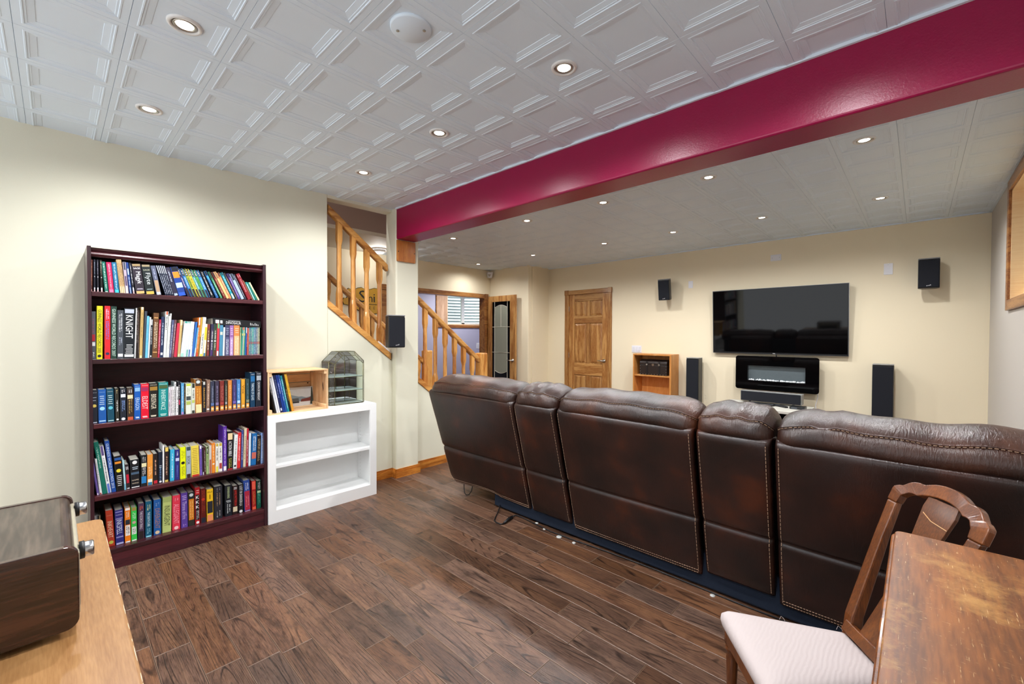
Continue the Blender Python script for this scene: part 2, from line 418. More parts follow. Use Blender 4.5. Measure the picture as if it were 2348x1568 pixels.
def worn_table():
    m = wood('table_worn', '5c3009', '8c521c', 'y', .9, .38, 0, .5)
    nt = m.node_tree; b = nt.nodes['Principled BSDF']
    src = b.inputs['Base Color'].links[0].from_socket
    tc = N(nt, 'ShaderNodeTexCoord')
    n1 = N(nt, 'ShaderNodeTexNoise'); n1.inputs['Scale'].default_value = 5; n1.inputs['Detail'].default_value = 7; n1.inputs['Roughness'].default_value = .7; L(nt, tc.outputs['Object'], n1.inputs['Vector'])
    r1 = N(nt, 'ShaderNodeMapRange'); r1.inputs[1].default_value = .56; r1.inputs[2].default_value = .74; L(nt, n1.outputs['Fac'], r1.inputs[0])
    mx = N(nt, 'ShaderNodeMix', data_type='RGBA'); L(nt, src, mx.inputs[6]); mx.inputs[7].default_value = lin('b08244'); L(nt, r1.outputs[0], mx.inputs[0])
    mp = N(nt, 'ShaderNodeMapping'); mp.inputs['Scale'].default_value = (70, 4.5, 1); mp.inputs['Rotation'].default_value = (0, 0, .95); L(nt, tc.outputs['Object'], mp.inputs['Vector'])
    n2 = N(nt, 'ShaderNodeTexNoise'); n2.inputs['Scale'].default_value = 5; n2.inputs['Detail'].default_value = 3; L(nt, mp.outputs[0], n2.inputs['Vector'])
    r2 = N(nt, 'ShaderNodeMapRange'); r2.inputs[1].default_value = .675; r2.inputs[2].default_value = .73; L(nt, n2.outputs['Fac'], r2.inputs[0])
    mpb = N(nt, 'ShaderNodeMapping'); mpb.inputs['Scale'].default_value = (9, 40, 1); mpb.inputs['Rotation'].default_value = (0, 0, -.5); L(nt, tc.outputs['Object'], mpb.inputs['Vector'])
    n3 = N(nt, 'ShaderNodeTexNoise'); n3.inputs['Scale'].default_value = 6; n3.inputs['Detail'].default_value = 5; n3.inputs['Roughness'].default_value = .7; L(nt, mpb.outputs[0], n3.inputs['Vector'])
    r3 = N(nt, 'ShaderNodeMapRange'); r3.inputs[1].default_value = .63; r3.inputs[2].default_value = .72; L(nt, n3.outputs['Fac'], r3.inputs[0])
    mm = N(nt, 'ShaderNodeMath', operation='MAXIMUM'); L(nt, r2.outputs[0], mm.inputs[0]); L(nt, r3.outputs[0], mm.inputs[1])
    mk = N(nt, 'ShaderNodeMath', operation='MULTIPLY'); mk.inputs[1].default_value = .75; L(nt, mm.outputs[0], mk.inputs[0]); r2 = mk
    mx2 = N(nt, 'ShaderNodeMix', data_type='RGBA'); L(nt, mx.outputs[2], mx2.inputs[6]); mx2.inputs[7].default_value = lin('dcbf8e'); L(nt, r2.outputs[0], mx2.inputs[0])
    L(nt, mx2.outputs[2], b.inputs['Base Color'])
    return m
M['table'] = worn_table()
def seat_fabric():
    m, nt, b = _new('seat_fabric')
    b.inputs['Base Color'].default_value = lin('b9adab'); b.inputs['Roughness'].default_value = .9
    tc = N(nt, 'ShaderNodeTexCoord'); wv = N(nt, 'ShaderNodeTexWave'); wv.inputs['Scale'].default_value = 26; wv.inputs['Distortion'].default_value = 5; wv.inputs['Detail'].default_value = 3
    L(nt, tc.outputs['Object'], wv.inputs['Vector']); bump(nt, b, wv.outputs['Fac'], .12, .004)
    return m
M['seat'] = seat_fabric()
def well_metal():
    m, nt, b = _new('galvanised_well')
    b.inputs['Base Color'].default_value = lin('dfe8ef'); b.inputs['Roughness'].default_value = .5; b.inputs['Metallic'].default_value = .2
    tc = N(nt, 'ShaderNodeTexCoord'); nz = N(nt, 'ShaderNodeTexNoise'); nz.inputs['Scale'].default_value = 8; L(nt, tc.outputs['Object'], nz.inputs['Vector']); bump(nt, b, nz.outputs['Fac'], .3, .02)
    return m
M['well'] = well_metal()
# ================================================================== the room
CZ = 2.568                        # ceiling
XL, XR, YT = -3.70, 0.497, 6.155  # left wall, right wall, television wall
XH = -5.85                        # hall wall beyond the stairs
YN = 5.60                         # wall of the nook behind the glazed door
YB = -1.60                        # the room goes on behind the camera
BY0, BY1, BZ = 2.236, 2.444, 2.284
PILX = -3.628
def rail_z(y): return 2.505 - .785 * (y - 1.624)      # top of the handrail
def str_z(y): return 1.677 - .787 * (y - 1.609)       # top of the stringer cap

def in_view(p):
    d = Vector(p) - Vector((0, 0, CAM_H)); z = d.dot(_f)
    if z < .1: return False, 99
    x = 1174 + FPX * d.dot(_r) / z; y = 784 - FPX * d.dot(_u) / z
    return (-140 < x < 2490 and -140 < y < 1710), d.length

# floor: a slab, hickory planks laid along X
fl = struct(BOX('floor', M['seam_dark'], -9.0, 1.0, YB, 8.0, -.12, -.0035), 'dark hand-scraped hardwood plank floor')
PW = .1285; Y0F = .274
JOINTS = {-1: [-2.85], 0: [-3.04, -2.7, -2.35], 1: [-3.29, -2.08], 2: [-2.79, -2.4], 3: [-2.95, -2.64, -1.98], 4: [-3.19, -2.36], 5: [-2.1, -1.74, -1.49],
          6: [-3.1, -2.54, -1.99, -1.63], 7: [-2.2, -1.32], 8: [-1.99, -1.12], 9: [-2.24, -1.74, -1.27], 10: [-2.05, -1.12, -.81], 11: [-2.51, -1.28],
          12: [-2.19, -1.88, -.97], 13: [-2.04], 14: [-1.74, -1.18, -.87], 15: [-1.43]}
rnd = random.Random(3)
planks = []
for k in range(-15, 60):
    y0 = Y0F + PW * k; y1 = y0 + PW
    if y1 > 7.9: break
    xa, xb = -8.9, XR
    js = sorted(JOINTS.get(k, []))
    if js:
        x = js[0]
        while x > xa: x -= rnd.choice((.35, .6, .85, 1.1)); js.append(x)
        x = max(js)
        while x < xb: x += rnd.choice((.4, .65, .9, 1.1)); js.append(x)
    else:
        x = xa + rnd.random()
        while x < xb: js.append(x); x += rnd.choice((.35, .6, .85, 1.1))
    js = [xa] + sorted(j for j in js if xa + .15 < j < xb - .15) + [xb]
    for a, b in zip(js, js[1:]): planks.append((a, b, y0, y1))
def plank_geo(mb, a, b, y0, y1):
    g = .0009; e = .0022; t = -.0002 - rnd.random() * .0006
    x0, x1, ya, yb = a + g, b - g, y0 + g, y1 - g
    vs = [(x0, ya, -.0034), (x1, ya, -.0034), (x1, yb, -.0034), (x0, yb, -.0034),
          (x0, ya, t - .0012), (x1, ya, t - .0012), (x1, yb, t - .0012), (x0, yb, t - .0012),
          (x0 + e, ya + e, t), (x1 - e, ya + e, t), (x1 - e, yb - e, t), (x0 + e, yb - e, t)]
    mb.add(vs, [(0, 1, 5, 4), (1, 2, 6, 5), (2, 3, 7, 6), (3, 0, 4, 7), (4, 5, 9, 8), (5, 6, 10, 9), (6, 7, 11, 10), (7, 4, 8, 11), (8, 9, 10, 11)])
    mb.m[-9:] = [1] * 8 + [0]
scored = []
for p in planks:
    best = 99
    for fx in (.1, .5, .9):
        ok, d = in_view((p[0] + (p[1] - p[0]) * fx, (p[2] + p[3]) / 2, 0))
        if ok and p[2] < 2.75 and p[1] > -4.2: best = min(best, d)
    scored.append((best, p))
scored.sort(key=lambda t: t[0])
rest = MB()
for i, (d, p) in enumerate(scored):
    if d < 90 and i < 290:
        mb = MB(); plank_geo(mb, *p); mb.build('plank', [M['floor'], M['plank_edge_glint']], fl, fix=False)
    else:
        plank_geo(rest, *p)
tag(rest.build('planks_beyond', [M['floor'], M['plank_edge_glint']], fl, fix=False), kind='stuff')

# ceiling: moulded 12-inch panels
ce = struct(MB().box(XH - .1, XR + .1, 3.3, YT + .1, CZ + .02, CZ + .1).box(-4.76, XR + .1, 3.05, 3.3, CZ + .02, CZ + .1).box(XL, XR + .1, 2.49, 3.05, CZ + .02, CZ + .1).box(XL - .12, XR + .1, YB, 2.49, CZ + .02, CZ + .1).build('ceiling', M['ceil_plain']), 'white ceiling of square moulded panels')
TP = .3048; TX0, TY0 = -.2565, 1.576
def tile_mesh():
    h = TP / 2
    rings = [(0, .004), (.0010, 0), (.024, 0), (.026, -.0016), (.0305, -.0016), (.0325, .0014), (.039, .0014), (.040, .0030), (.0615, .0060), (.0624, .0076), (.064, .0076)]
    mb = MB(); vs = []; fs = []
    for ins, z in rings:
        q = h - ins
        vs += [(-q, -q, z), (q, -q, z), (q, q, z), (-q, q, z)]
    for i in range(len(rings) - 1):
        for j in range(4):
            a, b = i * 4 + j, i * 4 + (j + 1) % 4
            fs.append((b, a, a + 4, b + 4))
    n = len(rings) * 4
    fs.append((n - 1, n - 2, n - 3, n - 4))
    me = bpy.data.meshes.new('ceiling_tile'); me.from_pydata(vs, [], fs); me.materials.append(M['ceil']); me.update()
    return me
TILE = tile_mesh()
def cut_tile(cx, cy, x0, x1, y0, y1):
    bm = bmesh.new(); bm.from_mesh(TILE)
    for co, no in (((x0 - cx, 0, 0), (-1, 0, 0)), ((x1 - cx, 0, 0), (1, 0, 0)), ((0, y0 - cy, 0), (0, -1, 0)), ((0, y1 - cy, 0), (0, 1, 0))):
        bmesh.ops.bisect_plane(bm, geom=bm.verts[:] + bm.edges[:] + bm.faces[:], plane_co=co, plane_no=no, clear_outer=True)
    me = bpy.data.meshes.new('ceiling_tile'); bm.to_mesh(me); bm.free(); me.materials.clear(); me.materials.append(M['ceil'])
    return me
tiles = []
h = TP / 2
for zx0, zx1, zy0, zy1 in ((XL, XR, YB, BY0), (XL, XR, BY1, YT), (-4.76, XL, 3.05, YN), (XH, -4.76, 3.3, YN), (-4.9, XL, YN, YT)):
    for i in range(-24, 5):
        for j in range(-12, 18):
            cx, cy = TX0 + i * TP, TY0 + j * TP
            a0, a1, b0, b1 = max(cx - h, zx0), min(cx + h, zx1), max(cy - h, zy0), min(cy + h, zy1)
            if a1 - a0 < .004 or b1 - b0 < .004: continue
            whole = (a1 - a0 > TP - .001 and b1 - b0 > TP - .001)
            ok, d = in_view(((a0 + a1) / 2, (b0 + b1) / 2, CZ))
            tiles.append(((CZ - CAM_H) * (a1 - a0) * (b1 - b0) / d ** 3 if ok else 0, cx, cy, a0, a1, b0, b1, whole))
tiles.sort(key=lambda t: -t[0])
bmr = bmesh.new()
for i, (sc, cx, cy, a0, a1, b0, b1, whole) in enumerate(tiles):
    me = TILE if whole else cut_tile(cx, cy, a0, a1, b0, b1)
    if sc > 0 and i < 292:
        o = bpy.data.objects.new('ceiling_tile', me); COL.objects.link(o); o.parent = ce; o.location = Vector((cx, cy, CZ)) - ORG[ce.name]
    else:
        n0 = len(bmr.verts); bmr.from_mesh(me)
        bmr.verts.ensure_lookup_table()
        for v in bmr.verts[n0:]: v.co += Vector((cx, cy, CZ)) - ORG[ce.name]
mer = bpy.data.meshes.new('ceiling_tiles_beyond'); bmr.to_mesh(mer); bmr.free(); mer.materials.append(M['ceil'])
o = bpy.data.objects.new('ceiling_tiles_beyond', mer); COL.objects.link(o); o.parent = ce; o['kind'] = 'stuff'
for p in mer.polygons: p.material_index = 0

# beam
bmw = struct(MB().box(PILX + .001, XR, BY0, BY1, BZ, CZ + .05).build('trim_1', M['crimson'], bevel=.012, seg=3), 'glossy crimson painted ceiling beam')

struct(MB().box(PILX + .01, XR, BY0 - .014, BY0 + .002, CZ - .006, CZ + .008).box(PILX + .01, XR, BY1 - .002, BY1 + .014, CZ - .006, CZ + .008)
       .box(XR - .016, XR, BY1, YT, CZ - .006, CZ + .008).box(-4.89, XR, YT - .012, YT, CZ - .006, CZ + .008).build('trim_4', M['ceil']), 'thin white edge trim of the panelled ceiling')
# left wall with the slanted stair opening
wl = MB()
sb = lambda y: str_z(y) - .062
f0, f1 = YZ(XL - .115, XL)
wl.prism([(YB, 0), (1.612, 0), (1.612, CZ + .02), (YB, CZ + .02)], f0, f1)
wl.prism([(1.612, 0), (2.236, 0), (2.236, sb(2.236)), (1.612, sb(1.612))], f0, f1)
wl.prism([(1.612, 2.548), (2.236, 2.548), (2.236, CZ + .02), (1.612, CZ + .02)], f0, f1)
wl.prism([(2.49, 0), (3.44, 0), (3.44, sb(3.44)), (2.49, sb(2.49))], f0, f1)
struct(wl.build('wall_left', M['wall'], bevel=.006), 'cream wall behind the bookcases')
struct(BOX('wall_pilaster', M['wall'], XL - .115, PILX, 2.236, 2.49, 0, CZ + .02, bevel=.016, seg=4), 'cream pilaster carrying the beam')
# television wall with a door hole
DX0, DX1, DZ = -4.440, -3.655, 2.075
struct(MB().box(-5.0, DX0, YT, YT + .12, 0, CZ + .02).box(DX1, XR, YT, YT + .12, 0, CZ + .02).box(DX0, DX1, YT, YT + .12, DZ, CZ + .02)
       .box(DX0 - .1, DX1 + .1, YT + .12, YT + .14, 0, DZ + .1).build('wall_back', M['wall_tv']), 'warm cream television wall')
struct(BOX('wall_nook', M['wall_tv'], XH, -4.90, YN, YN + .1, 0, CZ + .02, bevel=.01), 'cream wall behind the glazed door')
struct(BOX('wall_return', M['wall_tv'], -5.0, -4.89, YN + .1, YT, 0, CZ + .02), 'short cream return wall beside the oak door')
# right wall with a high window
WY0, WY1, WZ0, WZ1 = 3.70, 4.915, 1.645, 2.475
rw = MB()
for a in ((YB, WY0, 0, CZ + .02), (WY1, YT + .12, 0, CZ + .02), (WY0, WY1, 0, WZ0), (WY0, WY1, WZ1, CZ + .02)):
    rw.box(XR, XR + .32, a[0], a[1], a[2], a[3])
struct(rw.build('wall_right', M['wall_shaded']), 'right wall with the high window, its shade coloured in grey')
# hall wall with the wide cased opening
OY0, OY1, OZ = 3.43, 5.46, 2.06
hw = MB()
for a in ((-.9, OY0, 0, CZ + .02), (OY1, YN + .1, 0, CZ + .02), (OY0, OY1, OZ, CZ + .02)):
    hw.box(XH - .12, XH, a[0], a[1], a[2], a[3])
struct(hw.build('wall_hall', M['wall_tv']), 'cream hall wall with the cased opening')
# stairwell above the stairs, hall ceiling
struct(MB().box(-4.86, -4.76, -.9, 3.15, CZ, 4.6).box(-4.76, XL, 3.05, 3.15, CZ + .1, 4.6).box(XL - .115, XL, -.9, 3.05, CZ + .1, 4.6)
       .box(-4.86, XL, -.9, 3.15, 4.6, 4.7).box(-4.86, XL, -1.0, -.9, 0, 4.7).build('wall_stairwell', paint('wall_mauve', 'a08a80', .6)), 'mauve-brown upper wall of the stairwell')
struct(BOX('ceiling_hall', M['ceil_plain'], XH - .1, -4.8605, -1.0, 3.3, CZ, CZ + .1), 'beige hall ceiling behind the stairs')
struct(BOX('trim_5', M['ceil_plain'], -4.8605, -4.745, -.9, 3.06, CZ - .012, CZ + .03), 'pale edge trim of the stairwell soffit')
struct(BOX('wall_hall_end', M['hallwall'], XH, -4.76, -1.0, -.9, 0, CZ), 'end wall of the hall')
# lavender room beyond
fr = MB()
FX, FY0, FY1, FZ0, FZ1 = -7.50, 5.885, 7.25, 1.60, 2.46
for a in ((2.3, FY0, 0, 2.8), (FY1, 7.9, 0, 2.8), (FY0, FY1, 0, FZ0), (FY0, FY1, FZ1, 2.8)):
    fr.box(FX - .3, FX, a[0], a[1], a[2], a[3])
fr.box(FX, XH - .12, 2.2, 2.3, 0, 2.8).box(FX, XH - .1, 7.8, 7.9, 0, 2.8).box(XH - .12, XH - .02, YN + .1, 7.9, 0, 2.8)
struct(fr.build('wall_far_room', M['lavender']), 'lavender walls of the room beyond the opening')
struct(BOX('ceiling_far_room', M['ceil_plain'], FX - .3, XH, 2.2, 7.9, 2.66, 2.8), 'ceiling of the lavender room')

# baseboards
def baseboard(name, mat, pts, mb=None):
    """pts: list of (x0,y0,x1,y1,nx,ny) runs along a wall, profile steps out along the normal"""
    mb = MB()
    for x0, y0, x1, y1, nx, ny in pts:
        for t, z0, z1 in ((.015, 0, .058), (.011, .058, .068), (.007, .068, .084)):
            xs = sorted((x0, x1, x0 + nx * t, x1 + nx * t)); ys = sorted((y0, y1, y0 + ny * t, y1 + ny * t))
            mb.box(xs[0], xs[-1], ys[0], ys[-1], z0, z1)
    return struct(mb.build(name, mat), 'oak baseboard')
baseboard('baseboard_left', M['oak_base'], [(XL, YB, XL, 2.236, 1, 0), (XL, 2.49, XL, 3.42, 1, 0)])
baseboard('baseboard_pilaster', M['oak_base'], [(PILX, 2.226, PILX, 2.50, 1, 0), (XL, 2.236, PILX + .014, 2.236, 0, -1)])
baseboard('baseboard_back', M['oak_base_x'], [(-4.88, YT, -4.52, YT, 0, -1), (-3.60, YT, XR, YT, 0, -1)])
baseboard('baseboard_right', M['oak_base'], [(XR, YB, XR, YT, -1, 0)])
# oak block under the beam
ob = tag(MB().box(PILX, PILX + .018, 2.238, 2.442, 2.078, 2.279).build('access_panel', M['plywood'], bevel=.003), 'square orange plywood panel screwed to the pilaster under the beam', 'wood panel')
for y in (2.25, 2.43): MB().lathe([(.005, 0), (.005, .002)], (PILX + .018, y, 2.17), 10, 'x').build('screw', M['black'], ob)

# ------------------------------------------------------------------ oak six-panel door
d1 = struct(BOX('door_1', M['oak_door'], DX0, DX1, YT + .012, YT + .05, .01, DZ), 'closed six-panel oak door')
ORG['door_1'] = d1.location
u = lambda t: DX0 + (DX1 - DX0) * t
fy = YT + .012
def stile(n, a, b, z0, z1, m): return BOX(n, m, u(a), u(b), fy - .012, fy, z0, z1, d1, .004)
stile('stile', 0, .145, .01, DZ, M['oak_door']); stile('stile', .855, 1, .01, DZ, M['oak_door'])
for z0, z1 in ((.01, .25), (.70, .90), (1.58, 1.70), (1.955, DZ)): stile('rail', .145, .855, z0, z1, M['oak_door_x'])
for z0, z1 in ((.25, .70), (.90, 1.58), (1.70, 1.955)): stile('mullion', .455, .545, z0, z1, M['oak_door'])
for z0, z1 in ((.25, .70), (.90, 1.58), (1.70, 1.955)):
    for a, b in ((.145, .455), (.545, .855)):
        x0, x1 = u(a), u(b); i = .012; k = .038
        MB().hexa([(x0 + i, fy, z0 + i), (x1 - i, fy, z0 + i), (x1 - i, fy, z1 - i), (x0 + i, fy, z1 - i),
                   (x0 + k, fy - .009, z0 + k), (x1 - k, fy - .009, z0 + k), (x1 - k, fy - .009, z1 - k), (x0 + k, fy - .009, z1 - k)]).build('panel', M['oak_door'], d1)
hx, hz = u(.90), .955
hd = MB().lathe([(.03, 0), (.03, -.008), (.012, -.012), (.012, -.04), (0.001, -.042)], (hx, fy - .012, hz), 20, 'y').build('handle', M['nickel'], d1, True)
MB().tube([(hx, fy - .05, hz), (hx - .05, fy - .052, hz + .002), (hx - .105, fy - .048, hz + .004)], [.011, .009, .007], 10).build('lever', M['nickel'], hd, True)
for z in (1.83, 1.03, .25): MB().tube([(DX0 + .004, fy - .016, z - .045), (DX0 + .004, fy - .016, z + .045)], .006, 8).build('hinge', M['nickel'], d1)
def casing(name, label, parts):
    r = struct(parts.build(name, [M['oak_door'], M['oak_door_x']], bevel=.004), label); return r
cs = MB()
cs.box(DX0 - .078, DX0 + .004, YT - .018, YT + .03, 0, DZ).box(DX1 - .004, DX1 + .062, YT - .018, YT + .03, 0, DZ)
cs.box(DX0 - .004, DX1 + .004, YT - .02, YT + .03, DZ - .004, DZ + .07, 1)
cs.box(DX0 - .082, DX0, YT - .026, YT + .0, DZ - .01, DZ + .076).box(DX1 - .004, DX1 + .066, YT - .026, YT, DZ - .01, DZ + .076)
casing('trim_2', 'oak casing with corner blocks around the six-panel door', cs)

# ------------------------------------------------------------------ cased opening and glazed door
cs = MB()
cs.box(XH - .13, XH + .018, OY0 - .075, OY0 + .012, 0, OZ).box(XH - .13, XH + .018, OY1 - .012, OY1 + .075, 0, OZ)
cs.box(XH - .13, XH + .018, OY0 - .075, OY1 + .075, OZ - .012, OZ + .066)
cs.box(XH, XH + .026, OY0 - .08, OY0 + .004, OZ - .01, OZ + .072).box(XH, XH + .026, OY1 - .004, OY1 + .08, OZ - .01, OZ + .072)
struct(cs.build('trim_3', M['oak_trim_y'], bevel=.004), 'oak casing of the wide opening into the lavender room')
GX0, GX1, GY, GZ = -5.80, -5.105, 5.500, 2.08
d2 = struct(MB().box(GX0, GX0 + .10, GY, GY + .035, .012, GZ).box(GX1 - .135, GX1, GY, GY + .035, .012, GZ).box(GX0 + .1, GX1 - .135, GY, GY + .035, GZ - .105, GZ)
            .box(GX0 + .1, GX1 - .135, GY, GY + .035, .012, .28).build('door_2', M['oak_door'], bevel=.003), 'open oak-framed glazed door with leaded frosted pane')
gx0, gx1, gz0, gz1 = GX0 + .1, GX1 - .135, .28, GZ - .105
gy = GY + .017
BOX('pane', M['glass_dark'], gx0, gx1, gy, gy + .004, gz0, gz1, d2)
BOX('backing_pane', plain('3c362e', .6), gx0, gx1, gy + .008, gy + .01, gz0, gz1, d2)
fx0, fx1, ft, fb = gx0 + .065, gx1 - .075, 1.90, .70
arch = [(fx0 + (fx1 - fx0) * i / 12, ft - .03 + .045 * math.sin(math.pi * i / 12)) for i in range(13)]
archb = [(fx1 - (fx1 - fx0) * i / 12, fb + .03 - .045 * math.sin(math.pi * i / 12)) for i in range(13)]
MB().prism(arch[::-1] + archb[::-1], *XZ(gy - .002, gy)).build('frosted_pane', M['frosted'], d2)
came = MB(); cm = plain('d8d4c4', .4)
for pl in (arch, archb): came.tube([(a, gy - .004, b) for a, b in pl], .0045, 6)
for x in (fx0, fx1): came.tube([(x, gy - .004, gz0), (x, gy - .004, gz1)], .0045, 6)
for z in (1.52, 1.06): came.tube([(gx0, gy - .004, z), (gx1, gy - .004, z)], .0045, 6)
came.tube([((fx0 + fx1) / 2, gy - .004, 1.52), ((fx0 + fx1) / 2, gy - .004, 1.915)], .0045, 6)
came.build('leading', cm, d2)
hd = MB().lathe([(.028, 0), (.028, -.008), (.011, -.012), (.011, -.045), (.001, -.046)], (GX1 - .06, GY, .93), 18, 'y').build('handle', M['nickel'], d2, True)
MB().tube([(GX1 - .06, GY - .05, .93), (GX1 - .16, GY - .05, .93)], [.01, .007], 10).build('lever', M['nickel'], hd, True)

# ------------------------------------------------------------------ windows
def window(name, label, hole, xin, xout, sash, mats):
    y0, y1, z0, z1 = hole
    o = struct(MB().box(min(xin, xout), max(xin, xout), y0, y0 + .015, z0, z1).box(min(xin, xout), max(xin, xout), y1 - .015, y1, z0, z1)
               .box(min(xin, xout), max(xin, xout), y0 + .015, y1 - .015, z0, z0 + .015).box(min(xin, xout), max(xin, xout), y0 + .015, y1 - .015, z1 - .015, z1).build(name, M['maple']), label)
    s = 1 if xout > xin else -1
    f = MB(); t = .06
    for a in ((y0, y0 + .02 + .04, z0, z1), (y1 - .06, y1, z0, z1), (y0, y1, z0, z0 + .05), (y0, y1, z1 - .05, z1), ((y0 + y1) / 2 - .04, (y0 + y1) / 2 + .04, z0, z1)):
        xs = sorted((xout - s * .02, xout - s * .07)); f.box(xs[0], xs[1], a[0], a[1], a[2], a[3])
    f.build('sash', mats, o)
    for a, b in ((y0 + .06, (y0 + y1) / 2 - .04), ((y0 + y1) / 2 + .04, y1 - .06)):
        BOX('pane', M['glass'], min(xout - s * .04, xout - s * .045), max(xout - s * .04, xout - s * .045), a, b, z0 + .05, z1 - .05, o)
    return o
w1 = window('window_1', 'high basement window in a deep pale wooden reveal', (WY0, WY1, WZ0, WZ1), XR - .002, XR + .34, None, M['white'])
cw = MB(); k = .072
cw.box(XR - .018, XR, WY0 - k, WY0 + .006, WZ0 - k, WZ1 + k).box(XR - .018, XR, WY1 - .006, WY1 + k, WZ0 - k, WZ1 + k)
cw.box(XR - .018, XR, WY0 + .006, WY1 - .006, WZ0 - k, WZ0 + .006).box(XR - .018, XR, WY0 + .006, WY1 - .006, WZ1 - .006, WZ1 + k)
cw.build('casing', M['oak_trim_y'], w1, bevel=.004)
w2 = window('window_2', 'window of the lavender room looking onto a corrugated window well', (FY0, FY1, FZ0, FZ1), FX + .002, FX - .34, None, plain('e8f0f6', .4))
cw = MB()
cw.box(FX, FX + .022, 5.575, 5.60, FZ0 - .07, FZ1 + .07).box(FX, FX + .018, FY1, FY1 + .07, FZ0 - .07, FZ1 + .07)
cw.box(FX, FX + .022, 5.60, FY1, FZ0 - .07, FZ0 - .005)
cw.build('casing', M['oak_trim_y'], w2, bevel=.004)
BOX('side_panel', wood('panel_oak_pale', 'a88468', 'c4a48a', 'z', .8, .5, 0, .8), FX, FX + .014, 5.60, FY0 - .002, FZ0 - .005, FZ1 + .07, w2)
def well(name, xc, yc, label, s):
    mb = MB(); R = 1.05
    def fn(a, b):
        an = math.pi * a; z = 1.0 + 1.9 * b
        r = R + .011 * math.sin(b * 1.9 / .075 * 2 * math.pi)
        return (xc + s * r * math.sin(an) * .75, yc - r * math.cos(an), z)
    mb.grid(fn, 40, 170)
    o = tag(mb.build(name, M['well'], smooth=True), label, 'window well')
    g = BOX('gravel_bed', plain('b8b0a4', .9), xc - (0 if s > 0 else .85), xc + (.85 if s > 0 else 0), yc - 1.05, yc + 1.05, .9, 1.0, o)
well('window_well', FX - .31, (FY0 + FY1) / 2, 'curved corrugated metal well outside the lavender room window', -1)
well('window_well', XR + .33, (WY0 + WY1) / 2, 'curved corrugated metal well outside the high window', 1)
# ================================================================== stairs and railings
SX0, SX1 = -4.76, XL - .118
st = struct(root('staircase', ((SX0 + SX1) / 2, 2.0, 0)), 'carpeted basement staircase behind the cream wall'); st['category'] = 'staircase'; 
carp = paint('stair_carpet', '9a8878', .95, 600, .5)
for i in range(12):
    z1 = .197 * (i + 1); y1 = 3.42 - .25 * i
    BOX('tread', carp, SX0, SX1, y1 - .27, y1, z1 - .03, z1, st, .01)
    BOX('riser', carp, SX0, SX1, y1 - .035, y1 - .015, z1 - .197, z1 - .03, st)
BSZ = .044
def baluster(parent, x, y, zb, zt, m):
    h = BSZ / 2; c = h * .62
    mb = MB(); top = .16; bot = .17
    def ring(z, q, ch):
        return [(x - q, y - q + ch, z), (x - q + ch, y - q, z), (x + q - ch, y - q, z), (x + q, y - q + ch, z), (x + q, y + q - ch, z), (x + q - ch, y + q, z), (x - q + ch, y + q, z), (x - q, y + q - ch, z)]
    e = .0008
    rings = [ring(zb, h, e), ring(zb + bot, h, e), ring(zb + bot + .05, h * .86, h * .5), ring((zb + zt) / 2, h * .9, h * .52), ring(zt - top - .05, h * .86, h * .5), ring(zt - top, h, e), ring(zt, h, e)]
    vs = sum(rings, []); n = 8
    fs = [(i * n + j, i * n + (j + 1) % n, (i + 1) * n + (j + 1) % n, (i + 1) * n + j) for i in range(len(rings) - 1) for j in range(n)]
    fs += [tuple(range(n - 1, -1, -1)), tuple(len(vs) - n + j for j in range(n))]
    mb.add(vs, fs); return mb.build('baluster', m, parent)
def slanted(mb, x0, x1, y0, y1, ztop, th):
    f0, f1 = YZ(x0, x1)
    mb.prism([(y0, ztop(y0) - th), (y1, ztop(y1) - th), (y1, ztop(y1)), (y0, ztop(y0))], f0, f1); return mb
RXC = -3.742
def railing(name, label, ys, y0, y1, xc, zt, zs, cap_x, newel=None, cap=True):
    r = tag(root(name, (xc, (y0 + y1) / 2, zs((y0 + y1) / 2))), label, 'stair railing', 'oak stair railings')
    for y in ys: baluster(r, xc, y, zs(y) - .01, zt(y) - .05, M['oak'])
    slanted(MB(), xc - .031, xc + .031, y0, y1, zt, .068).build('handrail', M['oak_y'], r, bevel=.014, seg=3)
    if cap: slanted(MB(), cap_x[0], cap_x[1], y0 - .012, y1 + (.012 if newel is None else -.02), zs, .062).build('stringer_cap', M['oak_y'], r, bevel=.004)
    if newel:
        ny, nz = newel
        q = .054
        MB().box(xc - q, xc + q, ny - q, ny + q, 0, nz).build('newel_post', M['oak'], r, bevel=.012, seg=2)
    return r
railing('stair_railing', 'short oak railing of four balusters in the wall opening beside the pilaster', [1.733 + .1305 * k for k in range(4)], 1.624, 2.205, RXC, rail_z, str_z, (XL - .13, XL + .012))
railing('stair_railing', 'descending oak railing with square newel post beyond the pilaster', [1.733 + .1305 * k for k in range(6, 13)], 2.493, 3.40, RXC, rail_z, str_z, (XL - .13, XL + .012), (3.445, 1.165))
railing('stair_railing', 'far oak railing on the other side of the stairs', [1.80 + .1305 * k for k in range(-6, 12)], .9, 3.33, -4.72, lambda y: 2.045 - .80 * (y - 2.07), lambda y: str_z(y) + .02, (-4.78, -4.66), (3.37, 1.17))
# folded paper on the stringer cap
pp = MB(); slanted(pp, XL - .03, XL - .012, 2.10, 2.222, lambda y: str_z(y) + .026, .024)
slanted(pp, XL - .012, XL + .006, 2.112, 2.225, lambda y: str_z(y) + .012, .010)
tag(pp.build('folded_paper', plain('e8e0dc', .8)), 'folded white paper lying on the slanted stringer cap', 'paper')
